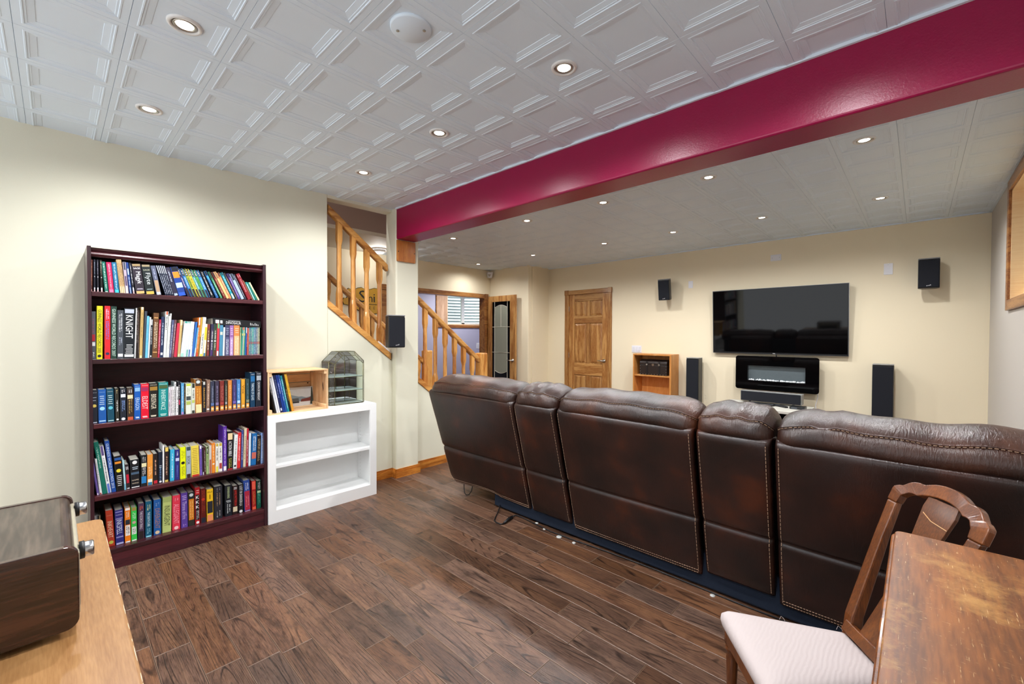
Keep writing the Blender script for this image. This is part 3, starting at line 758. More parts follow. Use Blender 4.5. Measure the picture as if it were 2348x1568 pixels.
# gold sign on the hall wall
sg = root('beer_sign', (XH, 3.1, 1.68)); tag(sg, 'gold wall sign with black lettering seen between the balusters', 'sign')
out = [(2.77, 1.80), (2.75, 1.85), (2.77, 1.89), (2.81, 1.885), (2.83, 1.95), (2.81, 2.0), (2.84, 2.025), (2.90, 2.0), (2.98, 2.04), (3.03, 2.05), (3.10, 2.02), (3.17, 2.035), (3.25, 2.055), (3.34, 2.05), (3.40, 2.02), (3.43, 1.95),
       (3.44, 1.85), (3.40, 1.75), (3.33, 1.69), (3.25, 1.685), (3.14, 1.70), (3.04, 1.70), (2.96, 1.74), (2.90, 1.80), (2.84, 1.79)]
out = [(a if a < 3.2 else 3.2 + (a - 3.2) * .55, b) for a, b in out]
cyz = (3.04, 1.87)
MB().prism([(cyz[0] + (a - cyz[0]) * 1.02, cyz[1] + (b - cyz[1]) * 1.04) for a, b in out], *YZ(XH + .002, XH + .012)).build('border', plain('14120e', .5), sg)
MB().prism(out, *YZ(XH + .012, XH + .018)).build('face', plain('c8962a', .5), sg)
def wall_text(parent, t, y0, y1, z0, z1, x, mat, name='lettering'):
    vs, fs, ar = text_geo(t)
    return MB().add([(x, y0 + (y1 - y0) * a, z0 + (z1 - z0) * b) for a, b in vs], fs).build(name, mat, parent, fix=False)
ink = plain('14120e', .5)
wall_text(sg, 'S', 2.99, 3.10, 1.84, 2.01, XH + .0185, ink); wall_text(sg, 'n', 3.135, 3.20, 1.85, 1.93, XH + .0185, ink); wall_text(sg, 'i', 3.215, 3.24, 1.85, 1.97, XH + .0185, ink)
wall_text(sg, 'E', 3.15, 3.172, 1.745, 1.785, XH + .0185, ink); wall_text(sg, 'E', 3.215, 3.237, 1.745, 1.785, XH + .0185, ink)
MB().box(XH + .018, XH + .0188, 3.10, 3.28, 1.812, 1.82).build('rule', ink, sg)

# ================================================================== ceiling fittings
bulb_m = emis('bulb_glow', 'fff6e8', 14)
FZ = CZ + .0076
lamps = [(-1.171, 1.576), (-2.085, 1.576), (-3.0, 1.576), (-2.085, .357), (-3.0, .357), (-1.171, .357), (-.2565, 1.576)] + \
        [(x, 3.405) for x in (-.2565, -1.171, -2.085, -3.0, -4.219)] + [(x, 4.929) for x in (-.2565, -1.171, -2.085, -3.0, -4.219, -5.438)]
ordn = ['first', 'second', 'third', 'fourth', 'fifth', 'sixth']
lab = ['recessed downlight nearest the crimson beam in the near ceiling', 'middle recessed downlight of the row before the crimson beam', 'recessed downlight above the stair opening before the beam',
       'largest recessed downlight at the top left of the picture', 'recessed downlight above the left cream wall near the bookcase', 'added recessed downlight overhead just out of the picture', 'recessed downlight before the beam at the right edge']  # overhead fixture is unseen, added for light to continue the row
lab += ['%s recessed downlight from the right in the row just behind the beam' % ordn[i] for i in range(5)]
lab += ['%s recessed downlight from the right in the row nearest the television wall' % ordn[i] for i in range(6)]
proto = root('recessed_light', (0, 0, FZ))
MB().lathe([(.040, .0), (.0425, -.004), (.046, -.008), (.054, -.007), (.057, -.003), (.0575, 0)], (0, 0, FZ), 32, cap=False).build('trim_ring', plain('e8e8e6', .35), proto, True)
MB().lathe([(.0385, .0), (.0385, -.005), (.036, -.0065), (.031, -.005), (.028, -.001)], (0, 0, FZ), 32, cap=False).build('gimbal', M['nickel'], proto, True)
MB().lathe([(.001, -.003), (.028, -.003)], (0, 0, FZ), 24, cap=False).build('bulb', bulb_m, proto, fix=False)
fixtures = []
for i, (x, y) in enumerate(lamps):
    o = proto if i == 0 else copy_tree(proto)
    o.location = (x, y, FZ); tag(o, lab[i], 'ceiling light', 'recessed downlights')
    fixtures.append(o)
for loc, lb in (((-6.6, 5.9, 2.66), 'unseen downlight added to light the lavender room'), ((-4.3, .6, 4.6), 'unseen downlight added to light the stairwell')):
    o = copy_tree(proto); o.location = loc; tag(o, lb, 'ceiling light', 'recessed downlights'); fixtures.append(o)  # unseen fixtures added to brighten the far room and the stairwell
for o in fixtures:
    ld = bpy.data.lights.new('downlight', 'SPOT'); ld.energy = LAMP_W; ld.spot_size = math.radians(164); ld.spot_blend = .8; ld.shadow_soft_size = .035; ld.color = (.975, .985, 1)
    lo = bpy.data.objects.new('lamp_light', ld); COL.objects.link(lo); lo.parent = o; lo.location = (0, 0, -.03)
    if o.location.x < -5 and o.location.z < CZ + .05: ld.energy = LAMP_W * .45     # dimmed lamp close to the hall wall
    if o.location.z > CZ + .05: ld.energy = LAMP_W * 2.2
# round blank cover / speaker plate in the ceiling
sp = root('ceiling_plate', (TX0 - 4 * TP + .02, TY0 - 2 * TP, FZ)); px_, py_ = -1.457, .965
sp.location = (px_, py_, FZ); ORG[sp.name] = Vector((px_, py_, FZ))
tag(sp, 'round white cover plate with two screws in a ceiling panel', 'cover plate')
MB().lathe([(.079, .001), (.079, -.007), (.074, -.011), (.001, -.012)], (px_, py_, FZ), 40, cap=False).build('disc', M['ceil'], sp, True)
for s in (-1, 1):
    dx, dy = s * .052 * .73, s * .052 * .68
    MB().lathe([(.006, -.0115), (.006, -.0138), (.001, -.0142)], (px_ + dx, py_ + dy, FZ), 12, cap=False).build('screw', M['nickel'], sp)
# dome light in the hall and corner detector
dm = root('dome_light', (-5.46, 3.10, CZ)); tag(dm, 'small dome light on the hall ceiling beyond the stairs', 'ceiling light')
MB().lathe([(.10, 0), (.10, -.02), (.085, -.024)], (-5.46, 3.10, CZ), 28).build('base', M['plate'], dm)
MB().lathe([(.085, -.02), (.078, -.045), (.05, -.066), (.001, -.075)], (-5.46, 3.10, CZ), 28, cap=False).build('shade', plain('e8e6e0', .3), dm, True)
ld = bpy.data.lights.new('dome_lamp', 'POINT'); ld.energy = 5; ld.shadow_soft_size = .07
lo = bpy.data.objects.new('lamp_light', ld); COL.objects.link(lo); lo.parent = dm; lo.location = (0, 0, -.11)
md = root('motion_detector', (-5.80, 5.555, 2.42)); tag(md, 'small white motion detector in the upper corner above the glazed door', 'detector')
MB().hexa([(-5.845, 5.52, 2.43), (-5.78, 5.50, 2.43), (-5.75, 5.56, 2.43), (-5.80, 5.595, 2.43), (-5.845, 5.50, 2.535), (-5.765, 5.47, 2.535), (-5.72, 5.55, 2.535), (-5.80, 5.595, 2.535)]).build('housing', M['plate'], md, bevel=.008)
MB().hexa([(-5.79, 5.497, 2.45), (-5.772, 5.502, 2.45), (-5.76, 5.53, 2.45), (-5.77, 5.54, 2.45), (-5.785, 5.482, 2.49), (-5.765, 5.487, 2.49), (-5.748, 5.525, 2.49), (-5.765, 5.54, 2.49)]).build('lens', plain('b0aca4', .3), md)
# ================================================================== television wall
tv = root('television', (-1.29, 6.12, 1.15)); tag(tv, 'large flat black television mounted on the cream wall', 'television')
tx0, tx1, tz0, tz1 = -2.012, -.568, 1.150, 1.968
BOX('cabinet', M['black'], tx0, tx1, 6.106, 6.135, tz0, tz1, tv, .004)
BOX('rear_housing', M['black'], tx0 + .15, tx1 - .15, 6.135, 6.15, tz0 + .12, tz1 - .45, tv, .01)
BOX('screen', M['black_gloss'], tx0 + .008, tx1 - .008, 6.1035, 6.106, tz0 + .018, tz1 - .008, tv)
fr = MB(); e = .003
fr.box(tx0 - e, tx1 + e, 6.104, 6.134, tz1, tz1 + e).box(tx0 - e, tx1 + e, 6.104, 6.134, tz0 - e, tz0).box(tx0 - e, tx0, 6.104, 6.134, tz0, tz1).box(tx1, tx1 + e, 6.104, 6.134, tz0, tz1)
fr.build('bezel_edge', plain('9a9a9c', .3, 1), tv)
BOX('logo_bar', plain('d8d8d8', .4), -1.312, -1.285, 6.1025, 6.104, tz0 + .004, tz0 + .01, tv)
tv.rotation_euler = (math.radians(3.6), 0, 0)      # tipped towards the sofa on its bracket
tag(MB().tube([(-1.275, 6.12, 1.15), (-1.272, 6.10, 1.135), (-1.268, 6.10, 1.10)], .006, 8).build('television_cable', M['cord']), 'short black cable hanging from the television to the fireplace', 'cable')

ef = root('electric_fireplace', (-1.27, 6.08, .70)); tag(ef, 'black glass electric fireplace hung under the television', 'fireplace')
ex0, ex1, ez0, ez1 = -1.712, -.824, .700, 1.122
wx0, wx1, wz0, wz1 = -1.575, -.958, .812, 1.002
rr = rrect(ex0, ex1, ez0, ez1, .03)
hole = [(wx0, wz0), (wx1, wz0), (wx1, wz1), (wx0, wz1)]
mb = MB()   # front glass: four strips around the opening, with rounded outer corners
mb.prism([p for p in rr if p[1] >= wz1 + .0001] + [(ex0, wz1), (ex1, wz1)], *XZ(6.035, 6.043))
mb.prism([(ex1, wz0), (ex0, wz0)] + [p for p in rr if p[1] <= wz0 - .0001], *XZ(6.035, 6.043))
mb.box(ex0, wx0, 6.035, 6.043, wz0, wz1).box(wx1, ex1, 6.035, 6.043, wz0, wz1)
mb.build('front_glass', M['black_gloss'], ef)
mb = MB(); mb.box(ex0 + .03, ex1 - .03, 6.145, YT, ez0 + .03, ez1 - .03); mb.box(ex0 + .03, wx0, 6.043, 6.145, ez0 + .03, ez1 - .03).box(wx1, ex1 - .03, 6.043, 6.145, ez0 + .03, ez1 - .03)
mb.box(wx0, wx1, 6.043, 6.145, wz1, ez1 - .03).box(wx0, wx1, 6.043, 6.145, ez0 + .03, wz0)
mb.build('case', M['black'], ef)
BOX('flame_screen', plain('5c666a', .3), wx0, wx1, 6.076, 6.08, wz0, wz1, ef)
rn = random.Random(5); mb = MB()
for i in range(120):
    x = wx0 + .01 + (wx1 - wx0 - .02) * rn.random(); y = 6.048 + .022 * rn.random(); s = .006 + .008 * rn.random(); z = wz0 + s * .5 + .004 * rn.random()
    mb.add([(x - s, y, z), (x + s, y, z), (x, y - s, z), (x, y + s, z), (x, y, z - s), (x, y, z + s * 1.2)], [(0, 2, 5), (2, 1, 5), (1, 3, 5), (3, 0, 5), (2, 0, 4), (1, 2, 4), (3, 1, 4), (0, 3, 4)])
tag(mb.build('crystals', plain('f0f4f6', .15), ef), kind='stuff')

def speaker_logo(parent, cx, y, z, local=True, w=.022):
    mb = MB()
    for i, (dx, dz, a, b) in enumerate(((-.6, 0, .3, .35), (-.15, .1, .25, .3), (.25, .15, .18, .45), (.6, .3, .3, .4))):
        mb.box(cx + dx * w - a * w / 2, cx + dx * w + a * w / 2, y - .0015, y, z + dz * w - b * w / 2, z + dz * w + b * w / 2)
    mb.build('logo', plain('c8c8cc', .3, .6), parent, local=local)
def wall_speaker(label, loc, rotz, tilt=0, W=.158, Hh=.285, D=.155, back_y=None):
    r = tag(root('wall_speaker', loc), label, 'speaker', 'wall-mounted surround speakers')
    r.rotation_euler = (tilt, 0, rotz)
    h = W / 2
    body = [(-h, 0), (h, 0), (h, D * .45), (h * .78, D * .88), (h * .5, D), (-h * .5, D), (-h * .78, D * .88), (-h, D * .45)]
    MB().prism(body, *XY(0, Hh)).build('cabinet', M['grey_side'], r, bevel=.006, local=True)
    BOX('grille', M['grille'], -h + .004, h - .004, -.014, 0, .006, Hh - .008, r, .005, local=True)
    MB().prism([(-h, -.008), (h, -.008), (h, D * .45), (h * .78, D * .88), (-h * .78, D * .88), (-h, D * .45)], *XY(Hh, Hh + .012)).build('lid', plain('77777a', .4), r, bevel=.005, local=True)
    speaker_logo(r, 0, -.0145, .022)
    b = MB(); b.box(-.02, .02, D, D + .03, Hh * .45, Hh * .75).box(-.035, .035, D + .03, D + .04, Hh * .4, Hh * .8)
    b.build('bracket', M['black'], r, bevel=.004, local=True)
    return r
wall_speaker('black wall speaker at the right of the television near the corner', (.068, 5.955, 1.855), 0)
wall_speaker('black wall speaker tilted downward to the left of the television', (-2.635, 5.945, 1.875), math.radians(6), math.radians(9))
wall_speaker('black wall speaker in front of the pilaster by the stair opening', (-3.455, 2.136, 1.258), math.radians(82), D=.130)

def tower(label, x0, x1, y0, y1, zt):
    r = tag(root('tower_speaker', ((x0 + x1) / 2, (y0 + y1) / 2, 0)), label, 'speaker', 'tower speakers by the television wall')
    BOX('cabinet', M['grey_side'], x0, x1, y0 + .014, y1, .02, zt, r, .006)
    BOX('grille', M['grille'], x0 + .003, x1 - .003, y0, y0 + .014, .03, zt - .012, r, .005)
    BOX('plinth', M['black'], x0 - .012, x1 + .012, y0 + .0, y1 + .01, 0, .02, r, .005)
    MB().prism([(x0, y0 + .002), (x1, y0 + .002), (x1, y1), (x0, y1)], *XY(zt, zt + .012)).build('top_cap', plain('8a8a88', .35), r, bevel=.005)
tower('tall black tower speaker beside the birch shelf unit', -2.318, -2.152, 5.945, 6.10, 1.062)
tower('tall black tower speaker standing right of the fireplace', -.353, -.180, 5.97, 6.115, 1.068)

# birch shelf unit with a small chest
bs = root('shelf_unit', (-2.79, 6.02, 0)); tag(bs, 'light birch shelf unit against the television wall', 'shelf unit')
bx0, bx1, by0, by1, bz = -3.078, -2.500, 5.885, 6.148, 1.106
BOX('side', M['birch'], bx0, bx0 + .02, by0, by1, 0, bz, bs); BOX('side', M['birch'], bx1 - .024, bx1, by0, by1, 0, bz, bs)
BOX('top', M['birch'], bx0 + .02, bx1 - .024, by0, by1, bz - .02, bz, bs)
for z in (.80, .44, .06): BOX('shelf', M['birch'], bx0 + .02, bx1 - .024, by0 + .008, by1 - .01, z - .018, z, bs)
BOX('back_panel', M['birch'], bx0 + .02, bx1 - .024, by1 - .01, by1 - .004, .06, bz - .02, bs)
BOX('plinth', M['birch'], bx0 + .02, bx1 - .024, by0 + .02, by0 + .035, 0, .042, bs)
ch = root('storage_chest', (-2.785, 6.0, .80)); tag(ch, 'small dark leather trunk with metal studs inside the birch shelf unit', 'chest')
cx0, cx1, cy0, cy1 = -2.995, -2.580, 5.93, 6.10
lea = plain('241a16', .4)
BOX('body', lea, cx0, cx1, cy0, cy1, .80, .945, ch, .006)
arc = [(cy0, .947)] + [(cy0 + (cy1 - cy0) * (1 - math.cos(math.pi * i / 10)) / 2, .975 + .05 * math.sin(math.pi * i / 10)) for i in range(11)] + [(cy1, .947)]
MB().prism(arc, *YZ(cx0, cx1)).build('lid', lea, ch, bevel=.004)
for x in (cx0 + .105, cx1 - .125): BOX('strap', plain('120c0a', .5), x, x + .022, cy0 - .006, cy0, .80, 1.0, ch, .002); MB().lathe([(.014, 0), (.014, -.008), (.004, -.01)], (x + .011, cy0 - .006, .95), 12, 'y').build('buckle', M['nickel'], ch)
MB().lathe([(.018, 0), (.018, -.005)], ((cx0 + cx1) / 2, cy0, .95), 14, 'y').build('lock', M['nickel'], ch)
mb = MB()
for x in [cx0 + .012 + .0435 * i for i in range(10)]: mb.lathe([(.005, 0), (.004, -.003), (.001, -.004)], (x, cy0, .812), 8, 'y')
for x in (cx0 + .012, cx1 - .012):
    for z in (.85, .89, .93): mb.lathe([(.005, 0), (.004, -.003), (.001, -.004)], (x, cy0, z), 8, 'y')
mb.build('studs', M['nickel'], ch)

# media console, centre speaker, small devices
mc = root('media_console', (-1.25, 5.46, 0)); tag(mc, 'low pale grey media console with glass doors behind the sofa', 'console')
mx0, mx1, my0, my1, mz = -1.68, -.822, 5.19, 5.745, .590
pg = paint('console_grey', 'c9c6bc', .45)
BOX('top', pg, mx0, mx1, my0, my1, mz - .028, mz, mc, .003)
BOX('side', pg, mx0, mx0 + .02, my0 + .01, my1, 0, mz - .028, mc); BOX('side', pg, mx1 - .02, mx1, my0 + .01, my1, 0, mz - .028, mc)
BOX('back_panel', plain('202024', .6), mx0 + .02, mx1 - .02, my1 - .01, my1, .05, mz - .028, mc)
BOX('shelf', pg, mx0 + .02, mx1 - .02, my0 + .05, my1 - .01, .30, .318, mc); BOX('base', pg, mx0 + .02, mx1 - .02, my0 + .02, my1 - .01, 0, .05, mc)
BOX('glass_door', M['glass_dark'], mx0 + .022, -1.253, my0 + .012, my0 + .018, .055, mz - .032, mc); BOX('glass_door', M['glass_dark'], -1.249, mx1 - .022, my0 + .012, my0 + .018, .055, mz - .032, mc)
cs_ = root('centre_speaker', (-1.23, 5.67, mz)); tag(cs_, 'long dark centre speaker on the pale media console', 'speaker')
BOX('cabinet', plain('8a8a86', .4), -1.540, -.922, 5.626, 5.74, mz + .018, .726, cs_, .005); BOX('grille', M['grille'], -1.532, -.932, 5.612, 5.626, mz + .022, .722, cs_, .004)
for x in (-1.45, -1.01): MB().lathe([(.014, 0), (.012, .018)], (x, 5.68, mz), 12).build('foot', M['black'], cs_)
def device(name, label, cat, x0, x1, y0, y1, h, m=None):
    r = tag(root(name, ((x0 + x1) / 2, (y0 + y1) / 2, mz)), label, cat)
    BOX('case', m or M['black'], x0, x1, y0, y1, mz, mz + h, r, .004); return r
g = device('media_box', 'small black media box on the right end of the console', 'media box', -1.0, -.862, 5.42, 5.54, .028)
BOX('front_strip', plain('58606a', .3), -.985, -.93, 5.419, 5.42, mz + .008, mz + .018, g)
for i, (xa, ya, an, ln, lb) in enumerate(((-1.33, 5.55, -.35, .19, 'slim black remote control lying nearest the centre of the console'), (-1.20, 5.49, -.35, .09, 'short grey-black remote lying beside the long remote'), (-1.10, 5.50, -.6, .17, 'black remote control lying slanted towards the media box'))):
    r = tag(root('remote_control', (xa, ya, mz), an), lb, 'remote', 'remotes on the media console')
    BOX('case', M['black'], -ln / 2, ln / 2, -.021, .021, 0, .018, r, .006, local=True)
    for k in range(4): BOX('button', plain('5a6068', .5), -ln / 2 + .015 + k * .018, -ln / 2 + .025 + k * .018, -.008, .008, .018, .0205, r, local=True)
# plates, switch, outlet
def plate(name, label, cat, cx, cz, w_, h_, grp=None):
    r = tag(root(name, (cx, YT, cz)), label, cat, grp); BOX('plate', M['plate'], cx - w_ / 2, cx + w_ / 2, YT - .006, YT, cz - h_ / 2, cz + h_ / 2, r, .002); return r
p = plate('blank_plate', 'upright blank white wall plate right of the tilted speaker', 'wall plate', -2.343, 2.093, .062, .098, 'blank wall plates')
p = plate('blank_plate', 'wide blank white wall plate above the television', 'wall plate', -1.300, 2.345, .116, .078, 'blank wall plates')
for dx in (-.04, .04): MB().lathe([(.004, 0), (.003, -.002)], (-1.3 + dx, YT - .006, 2.345), 8, 'y').build('screw', M['nickel'], p)
p = plate('blank_plate', 'upright white wall plate left of the right-hand speaker', 'wall plate', -.244, 2.097, .074, .120, 'blank wall plates')
MB().lathe([(.005, 0), (.004, -.003)], (-.244, YT - .006, 2.145), 10, 'y').build('screw', M['nickel'], p)
p = plate('switch_plate', 'three-gang white light switch above the birch shelf unit', 'light switch', -3.158, 1.166, .162, .106)
for dx in (-.05, 0, .05): BOX('rocker', paint('rocker', 'dcdce2', .3), -3.158 + dx - .016, -3.158 + dx + .016, YT - .011, YT - .006, 1.166 - .034, 1.166 + .034, p, .002)
p = plate('wall_outlet', 'white electrical outlet low on the television wall', 'outlet', -.622, .455, .115, .075)
for dx in (-.022, .03):
    for k in (-.006, .006): BOX('slot', M['black'], -.622 + dx + k - .0012, -.622 + dx + k + .0012, YT - .0065, YT - .0055, .455, .466, p)
pl_ = root('power_adapter', (-.66, YT - .02, .45)); tag(pl_, 'black plug with grey cord in the low wall outlet', 'plug')
BOX('plug', M['black'], -.715, -.635, YT - .034, YT - .0065, .438, .464, pl_, .006)
MB().tube([(-.715, YT - .02, .45), (-.75, YT - .02, .44), (-.785, YT - .02, .40), (-.80, YT - .02, .30), (-.80, YT - .02, .1)], .004, 8).build('cord', plain('5a5a58', .5), pl_, True)
tag(MB().tube([(-.846, 6.10, .705), (-.846, 6.12, .66), (-.868, 6.13, .56), (-.858, 6.13, .46), (-.843, 6.13, .40), (-.83, 6.13, .2)], .0045, 8).build('fireplace_cord', M['plate'], smooth=True), 'white cord hanging below the electric fireplace', 'cord')
# switch in the lavender room
r = tag(root('switch_plate', (FX, 6.835, 1.115)), 'white switch plate on the lavender wall beyond the opening', 'light switch')
BOX('plate', M['plate'], FX, FX + .006, 6.74, 6.93, 1.05, 1.185, r, .003)
for dy in (-.045, .045): BOX('rocker', paint('rocker2', 'cfcfd8', .3), FX + .006, FX + .012, 6.835 + dy - .02, 6.835 + dy + .02, 1.08, 1.15, r, .002)
# ================================================================== reclining sofa seen from behind
so = root('reclining_sofa', (-1.35, 2.85, 0)); tag(so, 'long dark brown leather reclining sofa seen from behind', 'sofa')
MODS = [(-3.072, -2.990, -2.076, -2.060, 1, .092), (-2.066, -2.050, -1.706, -1.692, 0, .095), (-1.692, -1.680, -.823, -.834, 1, .078), (-.812, -.820, -.477, -.487, 0, .105), (-.465, -.476, .395, .395, 1, .078)]
PROF = [(0, 2.395, .06), (.08, 2.383, .12), (.36, 2.318, .41), (.6, 2.265, .64), (.86, 2.207, .868), (.90, 2.207, .888), (.94, 2.218, .903), (.97, 2.24, .91), (1, 2.28, .906)]
def prof(v):
    for (a, y0, z0), (b, y1, z1) in zip(PROF, PROF[1:]):
        if v <= b:
            t = (v - a) / (b - a); return y0 + (y1 - y0) * t, z0 + (z1 - z0) * t
    return PROF[-1][1:]
def sm(t): t = max(0, min(1, t)); return t * t * (3 - 2 * t)
def panel_pt(mod, u, v, lift=0):
    x0t, x0b, x1t, x1b, big, zb = mod
    y, z = prof(v)
    z = z + (zb - .06) * max(0, 1 - v / .3)
    vv = min(1, v / .9)
    xa = x0b + (x0t - x0b) * vv; xb = x1b + (x1t - x1b) * vv
    if x0b - x0t > .05 and v < .12: xa += .045 * (1 - v / .12) ** 2        # rounded lower corner of the end module
    x = xa + (xb - xa) * u
    d = min(x - xa, xb - x)
    R = .022
    if d < R: y += .030 * (1 - math.sqrt(max(0, 1 - (1 - d / R) ** 2)))
    bul = .010 * (1 - abs(2 * u - 1) ** 4) * sm(v / .1) * sm((1 - v) / .1)
    y -= bul
    y += .012 * math.exp(-((v - .36) / .013) ** 2)                            # crease at the cross seam
    if big and x0b - x0t > .05: z += .022 * math.sin(math.pi * u * 1.0) ** 2 * max(0, 1 - v / .15) * (1 if u < .6 else .4)
    if v > .36: y -= .006 * math.sin(math.pi * (v - .36) / .64)
    return (x, y - lift, z)
def us(n, w):
    e = .024 / w
    return [0, e * .15, e * .35, e * .65, e] + [e + (1 - 2 * e) * i / n for i in range(1, n)] + [1 - e, 1 - e * .65, 1 - e * .35, 1 - e * .15, 1]
for k, mod in enumerate(MODS):
    w_ = mod[2] - mod[0]
    U = us(14 if w_ > .5 else 7, w_); V = [i / 60 for i in range(61)] + [.345, .352, .356, .364, .368, .375]
    V = sorted(V)
    vs = [panel_pt(mod, u_, v_) for v_ in V for u_ in U]; W = len(U)
    fs = [(j * W + i, j * W + i + 1, (j + 1) * W + i + 1, (j + 1) * W + i) for j in range(len(V) - 1) for i in range(W - 1)]
    bp = MB().add(vs, fs); bo = bp.build('back_panel', M['leather'], so, True, fix=False)
    sl = bo.modifiers.new('thick', 'SOLIDIFY'); sl.thickness = .018; sl.offset = -1
    stt = MB()
    def dashes(path):
        acc = 0; out = []
        for a, b in zip(path, path[1:]):
            a, b = Vector(a), Vector(b); ln = (b - a).length; t = 0
            n = max(1, int(ln / .0115)); dv = (b - a) / n
            for i in range(n):
                p = a + dv * (i + .12); q = a + dv * (i + .80)
                stt.tube([p, q], .0014, 4)
    e = .019 / w_
    for uu in (e, 1 - e): dashes([panel_pt(mod, uu, .02 + .86 * i / 40, .0022) for i in range(41)])
    if mod[4]:
        for vv in (.012, .035): dashes([panel_pt(mod, e + (1 - 2 * e) * i / 12, vv, .0012) for i in range(13)])
    tag(stt.build('stitching', M['thread'], bo, fix=False), kind='stuff')
# dark frame behind the panels and navy skirt
BOX('inner_frame', plain('0c0a0a', .9), -2.96, .385, 2.44, 2.62, .12, .86, so)
BOX('base_skirt', M['navy'], -2.46, .39, 2.408, 3.20, .010, .20, so, .01)
for x in (-2.3, -1.4, -.6, .25):
    for y in (2.5, 3.1): MB().lathe([(.03, 0), (.03, .012)], (x, y, 0), 14).build('foot', M['black'], so)
# head cushions
HP = [(2.262, .868), (2.206, .896), (2.194, .928), (2.202, .960), (2.224, .985), (2.258, 1.008), (2.30, 1.026), (2.36, 1.040), (2.43, 1.036), (2.49, 1.0), (2.515, .94), (2.505, .87), (2.45, .83), (2.34, .84)]
hc = (2.365, .93)
def spline(pts, per=4):
    n = len(pts); out = []
    for i in range(n):
        p0, p1, p2, p3 = (pts[(i + q - 1) % n] for q in range(4))
        for j in range(per):
            t = j / per
            out.append(tuple(.5 * (2 * p1[d] + (p2[d] - p0[d]) * t + (2 * p0[d] - 5 * p1[d] + 4 * p2[d] - p3[d]) * t * t + (3 * p1[d] - p0[d] - 3 * p2[d] + p3[d]) * t ** 3) for d in (0, 1)))
    return out
HS = spline(HP)
SEAM = 4 * 4
heads = [(-3.050, -2.082, 0), (-2.070, -1.702, 0), (-1.690, -.822, 0), (-.815, -.478, 0), (-.462, .40, 1)]
def head_pt(x0, x1, kind, u, i):
    w_ = x1 - x0; d = min(u, 1 - u) * w_; R = .085
    s = 1.0
    if d < R: s = .60 + .40 * math.sqrt(max(0, 1 - (1 - d / R) ** 2))
    a, b = HS[i % len(HS)]
    dz = -.020 * (2 * u - 1) ** 4
    if kind: dz += -.016 * math.exp(-((u - .20) / .035) ** 2) * (1 if b > .98 else 0) + .008 * math.sin(u * 9)
    if b > .95: dz += .004 * math.sin(u * 23 + x0 * 7)
    return (x0 + w_ * u, hc[0] + (a - hc[0]) * s, hc[1] + (b - hc[1]) * s + dz)
for x0, x1, kind in heads:
    w_ = x1 - x0; e = .07 / w_
    U = [e * t for t in (0, .04, .12, .25, .45, .7)] + [e + (1 - 2 * e) * i / 24 for i in range(25)] + [1 - e * t for t in (.7, .45, .25, .12, .04, 0)]
    n = len(HS); vs = [head_pt(x0, x1, kind, u_, i) for u_ in U for i in range(n)]
    fs = [(j * n + i, j * n + (i + 1) % n, (j + 1) * n + (i + 1) % n, (j + 1) * n + i) for j in range(len(U) - 1) for i in range(n)]
    fs += [tuple(range(n - 1, -1, -1)), tuple((len(U) - 1) * n + i for i in range(n))]
    ho = MB().add(vs, fs).build('head_cushion', M['leather_w'], so, True)
    path = [Vector(head_pt(x0, x1, kind, u_, SEAM)) + Vector((0, -.003, .003)) for u_ in U]
    MB().tube(path, .0042, 8).build('welt', M['leather_w'], ho, True)
    stt = MB()
    for a, b in zip(path, path[1:]):
        m_ = max(1, int((b - a).length / .012))
        for q in range(m_):
            p = a + (b - a) * ((q + .1) / m_); r_ = a + (b - a) * ((q + .75) / m_)
            stt.tube([p + Vector((0, -.006, -.0035)), r_ + Vector((0, -.006, -.0035))], .0011, 4)
    tag(stt.build('stitching', M['thread'], ho, fix=False), kind='stuff')
# seats, consoles and arms on the far side
for x0, x1, t in ((-2.86, -2.08, 's'), (-1.69, -.83, 's'), (-.46, .20, 's'), (-2.06, -1.71, 'c'), (-.81, -.485, 'c')):
    if t == 's':
        BOX('seat_cushion', M['leather_w'], x0, x1, 2.60, 3.26, .22, .50, so, .06, 4, smooth=True)
        BOX('back_cushion', M['leather_w'], x0, x1, 2.50, 2.66, .46, .93, so, .06, 4, smooth=True)
    else:
        BOX('console_box', M['leather'], x0, x1, 2.56, 3.24, .20, .60, so, .03, 3, smooth=True)
        for y in (2.85, 2.99): MB().lathe([(.046, .602), (.046, .606), (.038, .606), (.036, .56)], ((x0 + x1) / 2, y, 0), 20, cap=False).build('cup_holder', M['black'], so, True)
for x0, x1 in ((-3.0, -2.87), (.21, .385)): BOX('arm', M['leather_w'], x0, x1, 2.52, 3.28, .13, .62, so, .06, 4, smooth=True)
# power cord and pads under the sofa
cd = root('power_cord', (-2.1, 2.36, 0)); tag(cd, 'black power cord with inline connector trailing behind the sofa', 'cord')
pts = [(-2.40, 2.416, .03), (-2.35, 2.345, .012), (-2.29, 2.25, .006), (-2.262, 2.215, .006), (-2.225, 2.20, .006), (-2.185, 2.205, .006), (-2.172, 2.225, .006)]
MB().tube(pts, .0045, 8).build('lead', M['cord'], cd, True)
MB().tube([(-2.172, 2.225, .012), (-2.19, 2.30, .014), (-2.203, 2.345, .012)], [.008, .012, .009], 10).build('connector', M['cord'], cd, True)
pts = [(-2.203, 2.345, .01), (-2.207, 2.385, .01), (-2.18, 2.398, .006), (-2.114, 2.392, .005), (-1.974, 2.378, .005), (-1.859, 2.364, .005), (-1.64, 2.372, .005), (-1.407, 2.39, .005), (-1.121, 2.40, .005), (-.859, 2.396, .005), (-.64, 2.39, .005), (-.3, 2.40, .005)]
MB().tube(pts, .004, 8).build('tail', M['cord'], cd, True)
